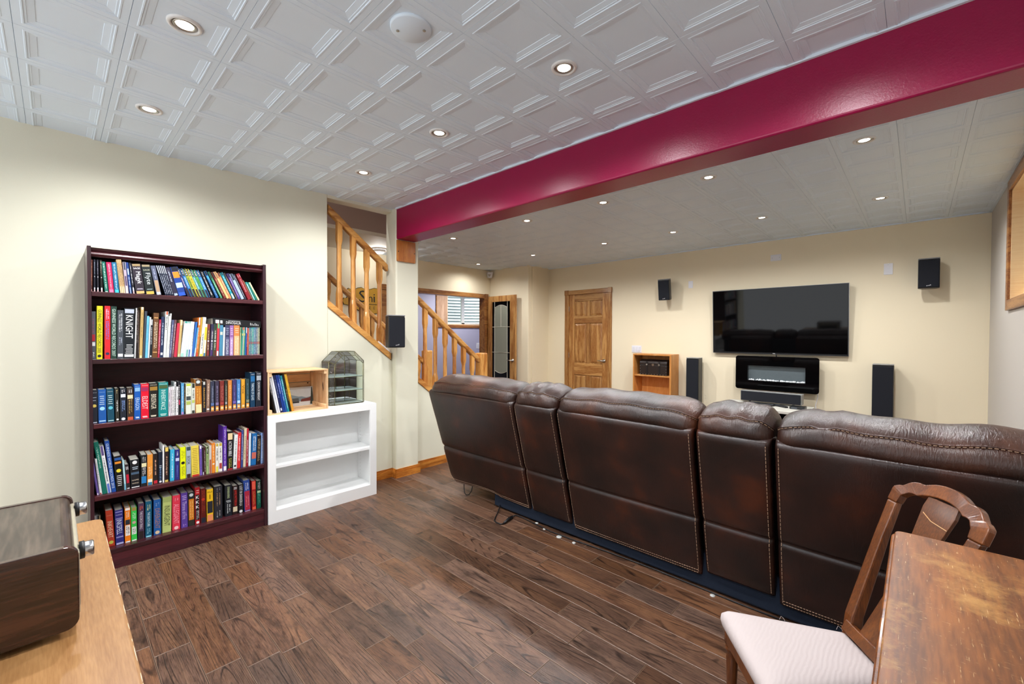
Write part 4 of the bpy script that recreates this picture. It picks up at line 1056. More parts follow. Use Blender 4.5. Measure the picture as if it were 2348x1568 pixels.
tag(MB().tube([(-2.85, 2.42, .10), (-2.842, 2.415, .05), (-2.83, 2.41, .015), (-2.80, 2.405, .005), (-2.77, 2.41, .015), (-2.745, 2.415, .05), (-2.735, 2.42, .10)], .004, 8).build('cable_loop', M['cord'], smooth=True), 'thin black cable loop hanging under the left end of the sofa', 'cable')
pads = [((-2.013, 2.405), .022, 'round white glide under the second sofa section'), ((-1.911, 2.368), .02, 'small white pad at the left corner of the navy skirt'), ((-1.764, 2.345), .034, 'flat white pad on the floor left of the navy skirt'), ((-1.642, 2.345), .022, 'white pad under the left edge of the middle sofa section'), ((-.774, 2.375), .024, 'round white glide below the fourth sofa section')]
for (x, y), r_, lb in pads:
    tag(MB().lathe([(r_ * .55, 0), (r_ * .55, .003), (r_ * .45, .005), (.001, .006)], (x, y, 0), 18, cap=False).build('floor_glide', plain('c4c4c0', .5), smooth=True), lb, 'furniture pad', 'white glides under the sofa')
BOOKS = [
 (1.617,-3.413,0.15,[
  (0.1404, 0.0074, 0.1801, 0.0156, '5a2a22', 'd.2-.9:c98a6a;b0-.07:f0b8b0'),
  (0.1523, 0.0093, 0.1821, 0.0077, '141826', 'd.55-.95:8f98a8;h.47:ffffff:2;b0-.07:f0c0c0;b.07-.13:e8e8f0'),
  (0.1659, 0.0097, 0.1825, 0.0006, '141420', 'd.55-.95:8f8898;h.46:ffffff:3;b0-.07:f0c0c0;b.07-.13:e8e8f0'),
  (0.1812, 0.0114, 0.183, -0.0154, '16140f', 'd.55-.95:b0a890;h.45:ffffff:4;b0-.07:f0c0c0;b.07-.13:e8e8f0'),
  (0.1991, 0.0161, 0.174, -0.0732, '0f6a5a', 'd.1-.95:bfe0d0;b0-.03:d8f0e0'),
  (0.2172, 0.0219, 0.1735, -0.0668, 'd4205a', 'd.12-.95:f0b0c0;b0-.1:f080a8'),
  (0.2413, 0.0207, 0.1764, -0.0714, '1c6f9a', 'd.12-.95:b0d8e8;b0-.1:40c8d8'),
  (0.265, 0.0076, 0.1943, -0.0842, 'c8a878', 'b0-.2:f0e4b8;d.25-.9:7a5a40'),
  (0.2726, 0.0077, 0.1953, -0.0885, 'cdae80', 'b0-.2:f0e4b8;d.25-.9:7a5a40'),
  (0.2803, 0.008, 0.1958, -0.0896, 'c4a474', 'b0-.2:f0e4b8;d.25-.9:7a5a40'),
  (0.2889, 0.0138, 0.1835, -0.066, 'b8a8b8', 'b.25-.55:5a4a68;b.75-1:3a4858;b0-.22:f0e6da'),
  (0.3063, 0.0117, 0.1832, -0.0858, '1c3f86', 'b.6-.8:b8d0e8;d.25-.55:c0d0f0;b0-.2:8898b0'),
  (0.3202, 0.0117, 0.1826, -0.0917, '181820', 'd.3-.95:c0c0c8;b0-.08:f0b8b8;b.08-.2:c8c8d0'),
  (0.3361, 0.0418, 0.178, -0.1151, '2c2430', 'b.92-1:a08860;h.85:ffffff:SAGE;t.33-.74:ffffff:Magyk;b0-.09:e0b070;l.14-.18:a8a0b0'),
  (0.3818, 0.0416, 0.1784, -0.1232, '101c1e', 'b.93-1:a09070;h.82:c8c8b0:SAGE;t.33-.72:d8e0e0:Flyte;b0-.1:d8b050;l.15-.18:889898'),
  (0.4311, 0.0236, 0.1778, -0.1568, '5a6078', 'b0-.1:c0c8d8;b.1-.5:b89878;d.55-.9:b0b8d0'),
  (0.474, 0.008, 0.1862, -0.2477, '141c34', 'b.73-.99:c8d0dc;d.05-.7:d8e0f0'),
  (0.4826, 0.0078, 0.1871, -0.2445, '141c34', 'b.73-.99:c8d0dc;d.05-.7:d8e0f0'),
  (0.4911, 0.0079, 0.1876, -0.242, '141c34', 'b.73-.99:c8d0dc;d.05-.7:d8e0f0'),
  (0.4996, 0.0079, 0.1876, -0.24, '141c34', 'b.73-.99:c8d0dc;d.05-.7:d8e0f0'),
  (0.5081, 0.008, 0.1876, -0.2381, '141c34', 'b.73-.99:c8d0dc;d.05-.7:d8e0f0'),
  (0.5171, 0.0223, 0.1781, -0.2507, '2c2840', 'b0-.08:a8b8d0;d.5-.9:c0c8d8'),
  (0.5409, 0.0383, 0.183, -0.2393, '1a3f94', 'b.62-.83:e08a2a;b.28-.45:b8d8f0;b.85-1:101828;b0-.12:2858c0'),
  (0.5874, 0.0154, 0.1817, -0.3315, '2c2a5a', 'b.75-1:181c24;b0-.28:241c24;d.32-.7:c8c0e8;d.78-.95:e8e8e8'),
  (0.6047, 0.0165, 0.1815, -0.3376, '1c70b8', 'b.75-1:181c24;b0-.28:241c24;d.32-.7:c8e8f8;d.78-.95:e8e8e8'),
  (0.6232, 0.0166, 0.1826, -0.3425, '98a838', 'b.75-1:181c24;b0-.28:241c24;d.32-.7:30381c;d.78-.95:e8e8e8'),
  (0.6419, 0.0147, 0.1841, -0.3571, 'e8c838', 'b.75-1:181c24;b0-.28:241c24;d.32-.7:4a3a10;d.78-.95:e8e8e8'),
  (0.6587, 0.0148, 0.1824, -0.3617, '58a0a8', 'b.75-1:181c24;b0-.28:241c24;d.32-.7:d0f0f0;d.78-.95:e8e8e8'),
  (0.6756, 0.015, 0.1818, -0.3627, '58a858', 'b.75-1:181c24;b0-.28:241c24;d.32-.7:203820;d.78-.95:e8e8e8'),
  (0.6927, 0.0161, 0.1823, -0.3591, '2f86d8', 'b.75-1:181c24;b0-.28:241c24;d.32-.7:d8e8ff;d.78-.95:e8e8e8'),
  (0.7154, 0.0153, 0.1798, -0.3627, '14161e', 'd.1-.95:e0e0e0'),
  (0.7416, 0.0153, 0.1841, -0.3898, '1a5a9a', 'b.85-1:101820;d.1-.7:90c8e8;b.7-.82:40a8d8'),
  (0.7659, 0.0123, 0.1835, -0.4027, '3f8a60', 'b.75-1:202c30;d.1-.7:c0e0c8'),
  (0.7849, 0.0145, 0.1833, -0.4075, '7a2c22', 'b.8-1:282024;d.1-.75:d8a890'),
  (0.8018, 0.014, 0.1881, -0.4125, 'e8c080', 'b.75-1:8a6a50'),
  (0.8177, 0.0137, 0.183, -0.409, 'e08a58', 'b.85-1:302028;d.2-.8:f8e0c8'),
  (0.836, 0.0149, 0.1846, -0.4025, '1f98a8', 'b0-.2:c8e8e8;b.9-1:103840;d.3-.85:d0f0f0'),
  (0.8581, 0.0096, 0.1865, -0.4161, '5a4a48', 'b.85-1:181820;d.1-.8:e0a878'),
  (0.8697, 0.0141, 0.1821, -0.3889, '5a3f8a', 'b.85-1:181828;d.1-.8:c8b8e8'),
  (0.8886, 0.0175, 0.182, -0.3999, 'a8bcd0', 'b.75-1:283040'),
  (0.9087, 0.0121, 0.1821, -0.4109, '202c3c', 'd.1-.95:c0c8d8'),
  (0.9291, 0.0223, 0.1867, -0.4043, '8a1424', 'd.3-.8:d8a0a0;h.9:e8c8c8:11'),
  (0.9546, 0.0078, 0.144, -0.4243, '8a5a40', ''),
  (0.9644, 0.0101, 0.1315, -0.4105, '30a0a0', 'b0-.9:b8e0e0'),
  (0.9767, 0.0113, 0.1318, -0.4222, '0f7a6a', ''),
  (0.9928, 0.0101, 0.1337, -0.4593, 'f0e0b0', ''),
 ]),
 (1.231,-3.415,0.19,[
  (0.1392, 0.0199, 0.273, 0.0037, '4a5058', 'b.38-.52:a81828;d.55-.85:8a4a60;d.05-.15:e0e0e0;b.28-.36:d8d8d8'),
  (0.1608, 0.0251, 0.3052, 0.0146, 'e0d820', 't.12-.93:1c1c1c:GUINNESS WORLD RECORDS 2005;o.06:202020'),
  (0.1948, 0.0248, 0.3069, 0.0093, 'd8242c', 'd.37-.72:6a78d0;d.75-.95:f0c0d8;o.1:283058'),
  (0.2213, 0.0251, 0.306, 0.0119, '1c3a30', 't.05-.95:cfe8d8:GUINNESS WORLD RECORDS 2007'),
  (0.2489, 0.0273, 0.2852, 0.012, '464c54', 'd.55-.93:d0d4d8;d.28-.45:b0b8c8;b.04-.1:e8e8e8'),
  (0.2771, 0.047, 0.2981, 0.0176, '101820', 'b.9-.98:b8c0d0;t.4-.86:ffffff:KNIGHT;l.1-.3:e8e8e8;b.03-.08:e8e8e8'),
  (0.3244, 0.0058, 0.3007, 0.034, 'e8e8e8', ''),
  (0.3311, 0.0094, 0.303, 0.0187, '241c1c', 'd.3-.95:989088'),
  (0.3409, 0.0054, 0.2886, 0.0148, '3a2c28', 'd.1-.95:a08878'),
  (0.3466, 0.014, 0.3081, 0.0354, 'c8a868', 'b0-.05:f0e0b0;b.95-1:e8e0d0;d.4-.9:a88850'),
  (0.3615, 0.0114, 0.2839, 0.05, '3c4450', ''),
  (0.3736, 0.012, 0.255, 0.0428, '6cc0e0', 'd.3-.8:58a8c8'),
  (0.3864, 0.0069, 0.2483, 0.0476, 'f0f0f0', ''),
  (0.3937, 0.0125, 0.2352, 0.0342, '182028', 't.35-.8:e8e8e8:THE BOOK OF LISTS;b.85-1:d8d8d8;b.02-.06:e8e8e8'),
  (0.4066, 0.0257, 0.2752, 0.0373, '6a4424', 'b.88-.9:e0a868;b.11-.13:e0a868;d.2-.8:e8d8b8'),
  (0.4332, 0.0094, 0.2353, 0.0442, 'c02848', 'd.1-.9:f0d0d8'),
  (0.4436, 0.0161, 0.2525, 0.0419, '1c2c50', 'd.3-.85:c8d0e0;b.06-.12:e0e0e8'),
  (0.4602, 0.0137, 0.2862, 0.0529, 'e4e6e4', 'b.93-1:e05830;d.6-.9:282828'),
  (0.4749, 0.0077, 0.2588, 0.0602, 'e8ece4', ''),
  (0.4832, 0.0052, 0.275, 0.0587, 'f0f0f0', 'd.2-.8:303030'),
  (0.489, 0.011, 0.235, 0.0758, '5a6084', 'd.1-.9:d0d0e0'),
  (0.5006, 0.0111, 0.2354, 0.0761, '6a4850', 'd.1-.9:d8c8c8'),
  (0.5123, 0.016, 0.215, 0.0922, 'c83048', ''),
  (0.5306, 0.0139, 0.2359, 0.071, 'c8ac70', 'b.85-1:e8dcb8;b0-.08:c8d8b0'),
  (0.5451, 0.0173, 0.2277, 0.1065, 'dfe8ee', 'b0-.1:a0d8c8;b.95-1:2fa08c'),
  (0.5631, 0.0094, 0.2277, 0.0894, 'e4ecf0', 'b.95-1:2fa08c'),
  (0.5732, 0.0101, 0.2273, 0.0855, 'dde6ea', 'b0-.2:3fa890;b.95-1:2fa08c'),
  (0.5837, 0.0122, 0.2267, 0.0797, 'e0e8f0', 'b0-.2:3a68a8'),
  (0.5964, 0.0078, 0.2257, 0.0787, 'f0f4f8', 'd.3-.8:485058'),
  (0.6046, 0.0109, 0.2253, 0.1022, '2a68b8', 'b.0-.1:6a5a98'),
  (0.6159, 0.0089, 0.1886, 0.1101, '60a8d0', 'b0-.3:d8e8f0'),
  (0.6252, 0.0121, 0.2544, 0.0756, 'd8742c', 'b.8-1:f0e8d8;b0-.1:d03038;d.2-.75:f0d0a0'),
  (0.6378, 0.0071, 0.2562, 0.0796, 'e8b040', 'b0-.5:303030'),
  (0.6453, 0.0172, 0.2568, 0.0913, 'f4f4f0', 'b0-.06:e8d040;d.2-.6:484848'),
  (0.6636, 0.0159, 0.2128, 0.0623, 'e8c83a', 'b0-.1:3a78a8;b.9-1:f0f0f0;b.1-.5:f0f0ea'),
  (0.6834, 0.0155, 0.2116, 0.0397, '6a3f3a', 'b.85-1:8a3030;d.52-.8:d8c8a0;d.2-.42:d8c8a0;o.47:e0e0e0;b.02-.17:8a2c28'),
  (0.7022, 0.0163, 0.2121, 0.0481, '3c3450', 'b.85-1:282848;d.52-.8:d8d8d0;d.2-.42:c8c8d0;o.47:e0e0e0;b.02-.17:48306a'),
  (0.7195, 0.0175, 0.2124, 0.0431, '3a4a34', 'b.85-1:20402c;d.52-.8:d8d8d0;d.2-.42:c8c8b0;o.47:e0e0e0;b.02-.17:5a3424'),
  (0.7377, 0.0148, 0.2166, 0.0396, 'd03848', 'b.85-1:60c080;b0-.15:e8e8e0'),
  (0.7547, 0.0201, 0.2064, 0.0286, '4a88a8', 'b.68-.78:c8ccc0'),
  (0.7755, 0.0106, 0.1923, 0.0326, 'e8f0f4', ''),
  (0.7872, 0.0261, 0.2069, 0.0233, '3a3a5c', 'l.7-.95:b0b8d0;b0-.6:585c80;d.05-.55:d0d4e0'),
  (0.8144, 0.023, 0.206, 0.0179, '9a68a8', 'l.7-.95:e0d0e8;b0-.6:b898c8;d.05-.55:e8dcf0'),
  (0.8386, 0.035, 0.2065, 0.0179, 'dc8448', 'l.75-.95:f0d8b8;b0-.65:e8b888;d.05-.6:f8e8c8'),
  (0.8743, 0.0064, 0.1938, 0.0333, 'b0c090', 'b.8-1:2a8060'),
  (0.8814, 0.0087, 0.1942, 0.0578, '389888', 'b.9-1:d8483c;b.7-.78:e8d050'),
  (0.8908, 0.0076, 0.1942, 0.0518, 'b8b8a0', 'b.9-1:d03a30'),
  (0.8992, 0.0064, 0.1941, 0.0335, '3a9a7a', 'b.7-.78:e8d050'),
  (0.9061, 0.0091, 0.1944, 0.0471, '2a58a8', 'b.8-1:e8e8f0'),
  (0.9159, 0.0055, 0.1942, 0.015, '582840', 'd.3-.9:e0c8c8'),
  (0.9219, 0.0077, 0.1889, 0.0217, 'd8604c', ''),
  (0.9309, 0.009, 0.1931, 0.0126, '4a7888', 'b.4-.48:c05040;d.05-.38:e0e8e0;d.5-.95:e8e0c0;b0-.03:e07080'),
  (0.9413, 0.009, 0.1932, 0.0126, '5a8a98', 'b.4-.48:c05040;d.05-.38:e0e8e0;d.5-.95:e8e0c0;b0-.03:e07080'),
  (0.9515, 0.0091, 0.1934, 0.0126, '48a098', 'b.4-.48:c05040;d.05-.38:e0e8e0;d.5-.95:e8e0c0;b0-.03:e07080'),
  (0.9613, 0.0091, 0.1935, 0.0125, '5088a8', 'b.4-.48:c05040;d.05-.38:e0e8e0;d.5-.95:e8e0c0;b0-.03:e07080'),
  (0.9712, 0.0091, 0.1937, 0.0125, '587898', 'b.4-.48:c05040;d.05-.38:e0e8e0;d.5-.95:e8e0c0;b0-.03:e07080'),
  (0.9816, 0.0092, 0.1938, 0.0125, '808890', 'b.4-.48:c05040;d.05-.38:e0e8e0;d.5-.95:e8e0c0;b0-.03:e07080'),
  (0.9905, 0.0092, 0.1939, 0.0125, '98a080', 'b.4-.48:c05040;d.05-.38:e0e8e0;d.5-.95:e8e0c0;b0-.03:e07080'),
 ]),
 (0.862,-3.42,0.12,[
  (0.1351, 0.028, 0.1932, 0.0095, '1a2230', 'o.53:d8c060;h.92:d0d8e8:STROUD;l.68-.85:a0a8b8;b.02-.05:c0c8d8'),
  (0.1664, 0.0335, 0.1935, -0.0032, '1a5aa8', 'h.92:a0c8f0:STROUD;o.43:a0d8f0;l.55-.85:c0d8f0;b.04-.08:a0c8e8'),
  (0.2041, 0.0301, 0.1941, -0.0121, '0f4a60', 'h.92:d0e0e0:STROUD;o.43:60c0d0;l.55-.85:c0d8d8;b.03-.06:a0c8c8'),
  (0.2392, 0.017, 0.1944, -0.0126, '2c2a22', 'd.3-.65:e0e0e0;d.85-.97:d8c890;o.06:e0e0e0'),
  (0.2596, 0.0267, 0.1935, 0.0002, '1c2430', 'd.3-.65:7a98d0;b.72-.82:d8dce0;o.06:e0e0e0;d.86-.97:d0d0d0'),
  (0.2897, 0.0298, 0.1931, -0.0001, '3a2a20', 'b.66-.78:e8dcb0;b0-.1:c85a38;d.2-.64:c8a860;d.84-.97:d0d0d0'),
  (0.3213, 0.0294, 0.2102, 0.0087, '1058b0', 'h.95:d8e8f8:PAOLINI;t.27-.62:c8e0f8:ERAGON;b.8-.91:8ab8e0;l.03-.08:d8e8f8'),
  (0.3526, 0.0373, 0.2112, 0.0043, 'e01030', 'h.95:f8d8d8:PAOLINI;t.27-.64:f8d8d8:ELDEST;b.79-.9:a02858;l.03-.08:f8d8d8'),
  (0.3917, 0.041, 0.2116, 0.0041, '181612', 'h.95:e0d8c0:PAOLINI;t.25-.68:e0d8c0:BRISINGR;b.79-.9:a07830;l.03-.08:e0d8c0'),
  (0.4346, 0.0468, 0.2129, 0.0127, '0f8a8a', 'h.95:d0f0e8:PAOLINI;t.2-.78:d0f0e8:INHERITANCE;b.82-.92:486038;l.03-.1:d0f0e8'),
  (0.4842, 0.0087, 0.1796, 0.0081, 'e8e0e8', 'd.1-.9:404048'),
  (0.4939, 0.0084, 0.1812, 0.008, 'e0d8dc', 'd.1-.9:303038'),
  (0.5031, 0.0082, 0.1824, 0.008, 'ece8e8', 'd.1-.9:282830'),
  (0.5121, 0.0087, 0.1834, 0.008, 'e0e0e0', 'd.1-.9:202028'),
  (0.5141, 0.0085, 0.2111, 0.0061, 'e8e8e8', 'd.1-.95:282828'),
  (0.5231, 0.0103, 0.1805, 0.0156, 'f0f0f0', 'd.1-.9:383838'),
  (0.5344, 0.012, 0.2135, -0.0107, '181820', 'b.3-.45:c04060;d.5-.9:e8e8e8'),
  (0.5474, 0.0151, 0.201, 0.0098, '58a0d0', 'd.2-.9:d0e8f8;b0-.08:b888c8'),
  (0.5635, 0.0071, 0.1935, 0.0057, '201c1c', 'd.1-.9:c8a048'),
  (0.5716, 0.029, 0.1953, 0.0077, 'e4e8d8', 'b.92-1:c8d848;d.62-.88:a0a890;b.3-.42:b0c060;b.45-.58:404848'),
  (0.6016, 0.0193, 0.1941, 0.0108, 'd8dcd0', 'b.85-1:283028;b.35-.45:b8c860;b0-.1:383c30;d.5-.8:686c60'),
  (0.623, 0.0357, 0.2194, -0.0114, 'c07828', 'b.8-1:4a3424;b0-.25:e8e0a8;d.3-.75:f0c060;o.92:c8d0d0'),
  (0.6619, 0.0171, 0.2009, 0.0021, '20222c', 't.15-.8:e0a838:DRAGON RUN;b.9-1:c8c8c0'),
  (0.6811, 0.0194, 0.2108, 0.0226, '8a6a58', 'd.2-.9:e0c8b0;b.06-.1:f0f0f0'),
  (0.7049, 0.0218, 0.2001, 0.0072, '34384c', 'b0-.16:d89038;o.08:f0d8a0;d.3-.85:8890a8;b.19-.28:6078a8'),
  (0.7311, 0.0221, 0.1994, 0.0071, '3c3448', 'b0-.16:d89038;o.08:f0d8a0;d.3-.85:9088a8;b.19-.28:8878a0'),
  (0.7577, 0.0247, 0.1987, 0.007, '7a2a26', 'b0-.16:d89038;o.08:f0d8a0;d.3-.85:b86a60;b.19-.28:a84038'),
  (0.7858, 0.0159, 0.1979, 0.0069, '2c2a26', 'b0-.16:d89038;o.08:f0d8a0;d.3-.9:a8a890;b.19-.28:a0a0a0'),
  (0.8051, 0.023, 0.1986, 0.0068, 'd0803c', 'b0-.16:d89038;o.08:f0d8a0;d.3-.85:f0c880'),
  (0.8315, 0.0233, 0.1998, 0.0067, '3a3468', 'b0-.16:d89038;o.08:f0d8a0;d.3-.85:7a70b0;b.19-.28:7060b0'),
  (0.8571, 0.0224, 0.2001, 0.0066, '3f7ab8', 'b0-.16:d89038;o.08:f0d8a0;d.3-.85:a8d0f0;b.19-.28:c8e0f0'),
  (0.8843, 0.0227, 0.2, 0.0065, 'e0a030', 'b0-.16:d89038;o.08:f0d8a0;t.5-.8:6a3a10:Vox'),
  (0.9118, 0.023, 0.2007, 0.0064, '2c4448', 'b0-.16:d89038;o.08:f0d8a0;d.3-.85:688890;b.19-.28:888c70'),
  (0.9396, 0.0307, 0.2427, 0.0063, '0f3a58', 'h.95:e0e0e8:MAAS;b.74-.9:2068a0;t.2-.7:d8e8f0:THRONE OF GLASS'),
  (0.9753, 0.0338, 0.2445, 0.0112, '1c222e', 'h.95:e0e0e8:MAAS;b.76-.9:a8b0b8;t.18-.72:e8e8e8:CROWN OF MIDNIGHT'),
 ]),
 (0.446,-3.43,0.14,[
  (0.1558, 0.0101, 0.2089, -0.105, '6a58a0', 'b0-.06:e8e0f0'),
  (0.1678, 0.0112, 0.2133, -0.0905, 'f0f0f0', 'd.3-.9:a0a8a8;b.0-.05:a83030'),
  (0.18, 0.0206, 0.3102, -0.1164, '0f7060', 'd.5-.9:b0d8c8'),
  (0.2017, 0.0161, 0.2821, -0.1142, 'eef0f0', 'b.8-1:5a4a80;b0-.2:6078c8;d.25-.75:485058'),
  (0.2188, 0.0202, 0.3075, -0.0929, '1a4a9a', 't.08-.95:d8e8f8:GUINNESS WORLD RECORDS 2015'),
  (0.241, 0.0333, 0.2092, -0.0603, '0e0f12', 'b.78-.84:e08a2a;o.58:e8d840;l.15-.48:e8e8e8;b.88-.95:2858a0'),
  (0.2749, 0.0083, 0.1801, -0.0492, 'b8e0e8', 'b0-.2:4898c0'),
  (0.2842, 0.017, 0.151, -0.0438, '2c2428', 'b.25-.6:c02038;b.02-.06:e0e0e0;h.85:e8e8e8:II'),
  (0.3043, 0.0417, 0.1726, -0.0203, '14161c', 'l.66-.78:c8d8e8;b.48-.56:486078;h.28:d8c8b0:NAME;h.17:d8c8b0:WIND;b.02-.05:f0f0f0;o.9:e8e8e8'),
  (0.3491, 0.0281, 0.1918, 0.0139, '181c20', 'b.1-.32:2a80c0;b.62-.74:e8e0b0;d.34-.6:e0e0e0;d.78-.95:c8c8c8'),
  (0.3792, 0.0264, 0.1886, 0.0084, 'e8963a', 'b0-.1:3080a8;b.1-.2:f0f0e0;d.3-.6:f8e0b0'),
  (0.4078, 0.0225, 0.1886, 0.0027, '241c1a', 'd.3-.8:d8a080;b.02-.12:c82838'),
  (0.4325, 0.0195, 0.1946, 0.0082, '141e30', 'd.1-.5:6888b0;l.5-.6:c0c8d0;o.05:e0e0e0'),
  (0.4531, 0.0077, 0.2324, 0.0082, 'f4f4f4', ''),
  (0.4618, 0.021, 0.218, 0.0132, '2a1c1c', 'd.2-.75:d8a888;b.88-1:e8c860;b0-.06:d8c060'),
  (0.4895, 0.0224, 0.1987, 0.0136, '3ab0d8', 'd.1-.9:d8f0f8'),
  (0.5141, 0.0238, 0.1939, 0.0137, '2c2c78', 'd.1-.5:6878c8;b.62-.72:c8d0f0;d.8-.95:e0e0f0'),
  (0.5417, 0.0292, 0.2038, 0.0026, 'e8f010', 'd.65-.9:989020;o.5:181818;d.1-.4:989020'),
  (0.5731, 0.0253, 0.2006, 0.0023, 'a8b8c0', 't.42-.7:383c40:BOOK;b0-.12:3a2420;b.88-1:384850'),
  (0.6017, 0.0426, 0.2016, -0.0198, 'e8d050', 'l.1-.95:b89830;b0-.06:c83030'),
  (0.6454, 0.0136, 0.1944, -0.01, '7a60b8', 'b.9-1:f0f0f0;d.2-.8:4a3a78'),
  (0.6602, 0.0092, 0.1814, 0.0036, '301c20', 'b0-.1:e8e8e8'),
  (0.67, 0.0085, 0.18, -0.0092, '481c24', 'd.1-.9:e0d8d0'),
  (0.6801, 0.0146, 0.1804, 0.0047, 'a0b878', 'b.75-1:181818;d.3-.7:587038;d.8-.95:f0f0f0'),
  (0.6959, 0.014, 0.1857, 0.0072, 'd0c8c0', 'b0-.5:a85838'),
  (0.7117, 0.0193, 0.1999, -0.0022, 'e8882a', 'd.4-.95:f0d0a0;o.3:f0e0c0'),
  (0.7322, 0.0178, 0.193, 0.0071, 'eceae0', 'b.0-.2:e8e050;b.9-1:c8b040;d.4-.85:383838'),
  (0.7513, 0.0204, 0.1925, 0.0033, 'eeece6', 'b.1-.3:b04040;b.9-1:c8b040;d.4-.85:383838'),
  (0.7753, 0.0219, 0.3018, 0.0069, '5a2fa0', 'd.12-.95:d8c8f0;b0-.1:f0f0f0'),
  (0.7997, 0.0333, 0.2636, 0.0115, '14161a', 't.35-.74:f0f0f0:ACTION BIBLE;b.78-.95:e8d0a0;b0-.03:c83030;d.05-.3:d8d050'),
  (0.8342, 0.0225, 0.2338, 0.044, 'e8ecec', 'd.2-.9:889090;o.08:303030'),
  (0.858, 0.0202, 0.2447, 0.0324, 'd82a2c', 'd.2-.9:f0d0d0'),
  (0.8808, 0.0128, 0.2587, 0.0262, '3a4888', 'd.2-.9:d0d0e0'),
  (0.8949, 0.0167, 0.2693, 0.0351, 'd8c8a8', 'd.2-.8:887858'),
  (0.9129, 0.013, 0.2653, 0.0259, 'a01c30', 'b.8-1:d02838;d.1-.7:f0d8d8'),
  (0.9285, 0.0131, 0.2305, 0.0233, 'd8eaf4', ''),
  (0.9429, 0.033, 0.2245, 0.0472, '1a68a8', 'd.45-.92:f0f0f0;b.2-.4:c86858'),
  (0.9786, 0.0255, 0.2026, 0.0325, '20181c', 'd.1-.9:c0a880'),
  (1.0069, 0.0149, 0.2208, 0.0183, '88a8e0', 'd.1-.9:e8f0f8'),
 ]),
 (0.12,-3.45,0.155,[
  (0.2007, 0.0313, 0.218, -0.0426, 'b03a24', 't.25-.7:e8c8a8:INKHEART;h.86:d89070:FUNKE;o.12:b8b850;b0-.03:8a2418'),
  (0.2351, 0.037, 0.2083, -0.0173, '2a2a78', 't.3-.72:d8e0f0:INKSPELL;h.86:c8c8e8:FUNKE;b.74-.77:8a88c0;b.93-.96:8888c0;b.2-.24:8a88c0;b.01-.06:b0b0d8'),
  (0.2758, 0.0264, 0.209, -0.0002, 'f08018', 'b.2-.5:f4f0e8;d.22-.48:302018;d.72-.9:f8e0c0;b.93-1:f0ece4;b0-.04:f0ece4;b.52-.66:28323c'),
  (0.3051, 0.0259, 0.2043, -0.0006, '38c850', 'b.2-.42:e8f0e8;d.22-.4:203820;b.9-1:a08848;d.65-.85:d0f0d8;o.55:d0a8a0;b0-.04:e8f0e8'),
  (0.3367, 0.0283, 0.2178, 0.0041, '4a3450', 't.28-.78:e8e0e8:THE SCORCH TRIALS;b0-.22:2a2020;d.82-.94:d05840'),
  (0.3699, 0.0308, 0.221, 0.0084, '0f5a78', 't.3-.7:d8f0f8:THE DEATH CURE;b0-.04:90d8e8;d.75-.92:e0e0a0;d.1-.25:a0d8e8'),
  (0.4098, 0.0356, 0.2205, 0.0037, '1a5aa0', 't.18-.75:b07a58:DIVERGENT;o.07:d8c0a0;d.82-.92:90a8c8'),
  (0.4516, 0.0442, 0.2238, 0.0192, 'b8c878', 't.18-.75:383c20:INSURGENT;b.86-1:a0b068'),
  (0.5017, 0.0406, 0.2214, 0.0079, 'e03850', 't.18-.75:f8a0b0:ALLEGIANT;o.06:f8c8c8;d.84-.93:f0a8b0'),
  (0.5475, 0.0348, 0.2272, -0.0011, '5a3f98', 't.25-.75:c8b8e8:Throne of Fire;l.8-.95:c8b8e8;d.04-.12:b8a0d8'),
  (0.5853, 0.0334, 0.221, -0.0017, '2c2a24', 'b.82-1:182428;b.18-.8:d07a20;o.92:c8d0d0;d.22-.75:f0c878'),
  (0.6218, 0.0265, 0.2448, -0.0011, 'b82028', 'b.12-.8:1c1416;h.73:ffffff:K;h.6:ffffff:K;h.47:ffffff:K;d.14-.38:d8d8d8;o.05:f0f0f0;l.85-.97:f0c0b8'),
  (0.6526, 0.0291, 0.2294, -0.0066, '5a1410', 'd.3-.95:a03820;b0-.15:1c2430;o.68:c03820'),
  (0.686, 0.0362, 0.2152, -0.0029, 'f0c020', 'h.91:5a4a18:Mull;b.25-.62:242830;b0-.2:e89060;h.76:604810:1'),
  (0.7267, 0.0483, 0.2229, 0.0021, '24262e', 'd.4-.8:b89878;d.05-.25:c0c0c0;d.84-.96:a0a0a8'),
  (0.7899, 0.0417, 0.2151, -0.0038, '161c24', 't.58-.95:c8d8a0:STEPHEN KING;d.1-.4:e0e8e8;l.45-.53:d0d8d8'),
  (0.8339, 0.0318, 0.2006, 0.0067, '241414', 't.3-.85:d82820:JAMES PATTERSON;l.88-.97:e0e0e0;b.1-.27:d8c8a8'),
  (0.8693, 0.0312, 0.2012, 0.0065, '181a1c', 't.25-.95:f0f0f0:LOST IN SHANGRI-LA;o.06:e0e0e0'),
  (0.9078, 0.0379, 0.2224, -0.0263, '2a4a98', 'b.04-.65:b02840;d.15-.5:e0909a;d.68-.92:e8e8f0;b0-.02:e8b8c8'),
  (0.9544, 0.0275, 0.2072, -0.0117, 'a01820', 'b.7-.98:e8604a;b0-.1:e86040;d.15-.65:d88040'),
  (0.9856, 0.0279, 0.2004, -0.0002, '0f5a48', 'b.65-1:1c2420;d.15-.55:60c0a0;d.7-.96:e0e0e0;b.56-.64:c8e0b0'),
 ]),
 (0.12,-3.5,0.17,[
  (0.1325, 0.0059, 0.1936, 0.0093, 'c8ccd0', 'd.1-.9:484848'),
  (0.1391, 0.006, 0.1915, 0.0093, '28303a', 'd.1-.9:484848'),
  (0.1458, 0.006, 0.1895, 0.0093, 'd8d8d8', 'd.1-.9:484848'),
  (0.1525, 0.006, 0.1875, 0.0092, 'b0b8c0', 'd.1-.9:484848'),
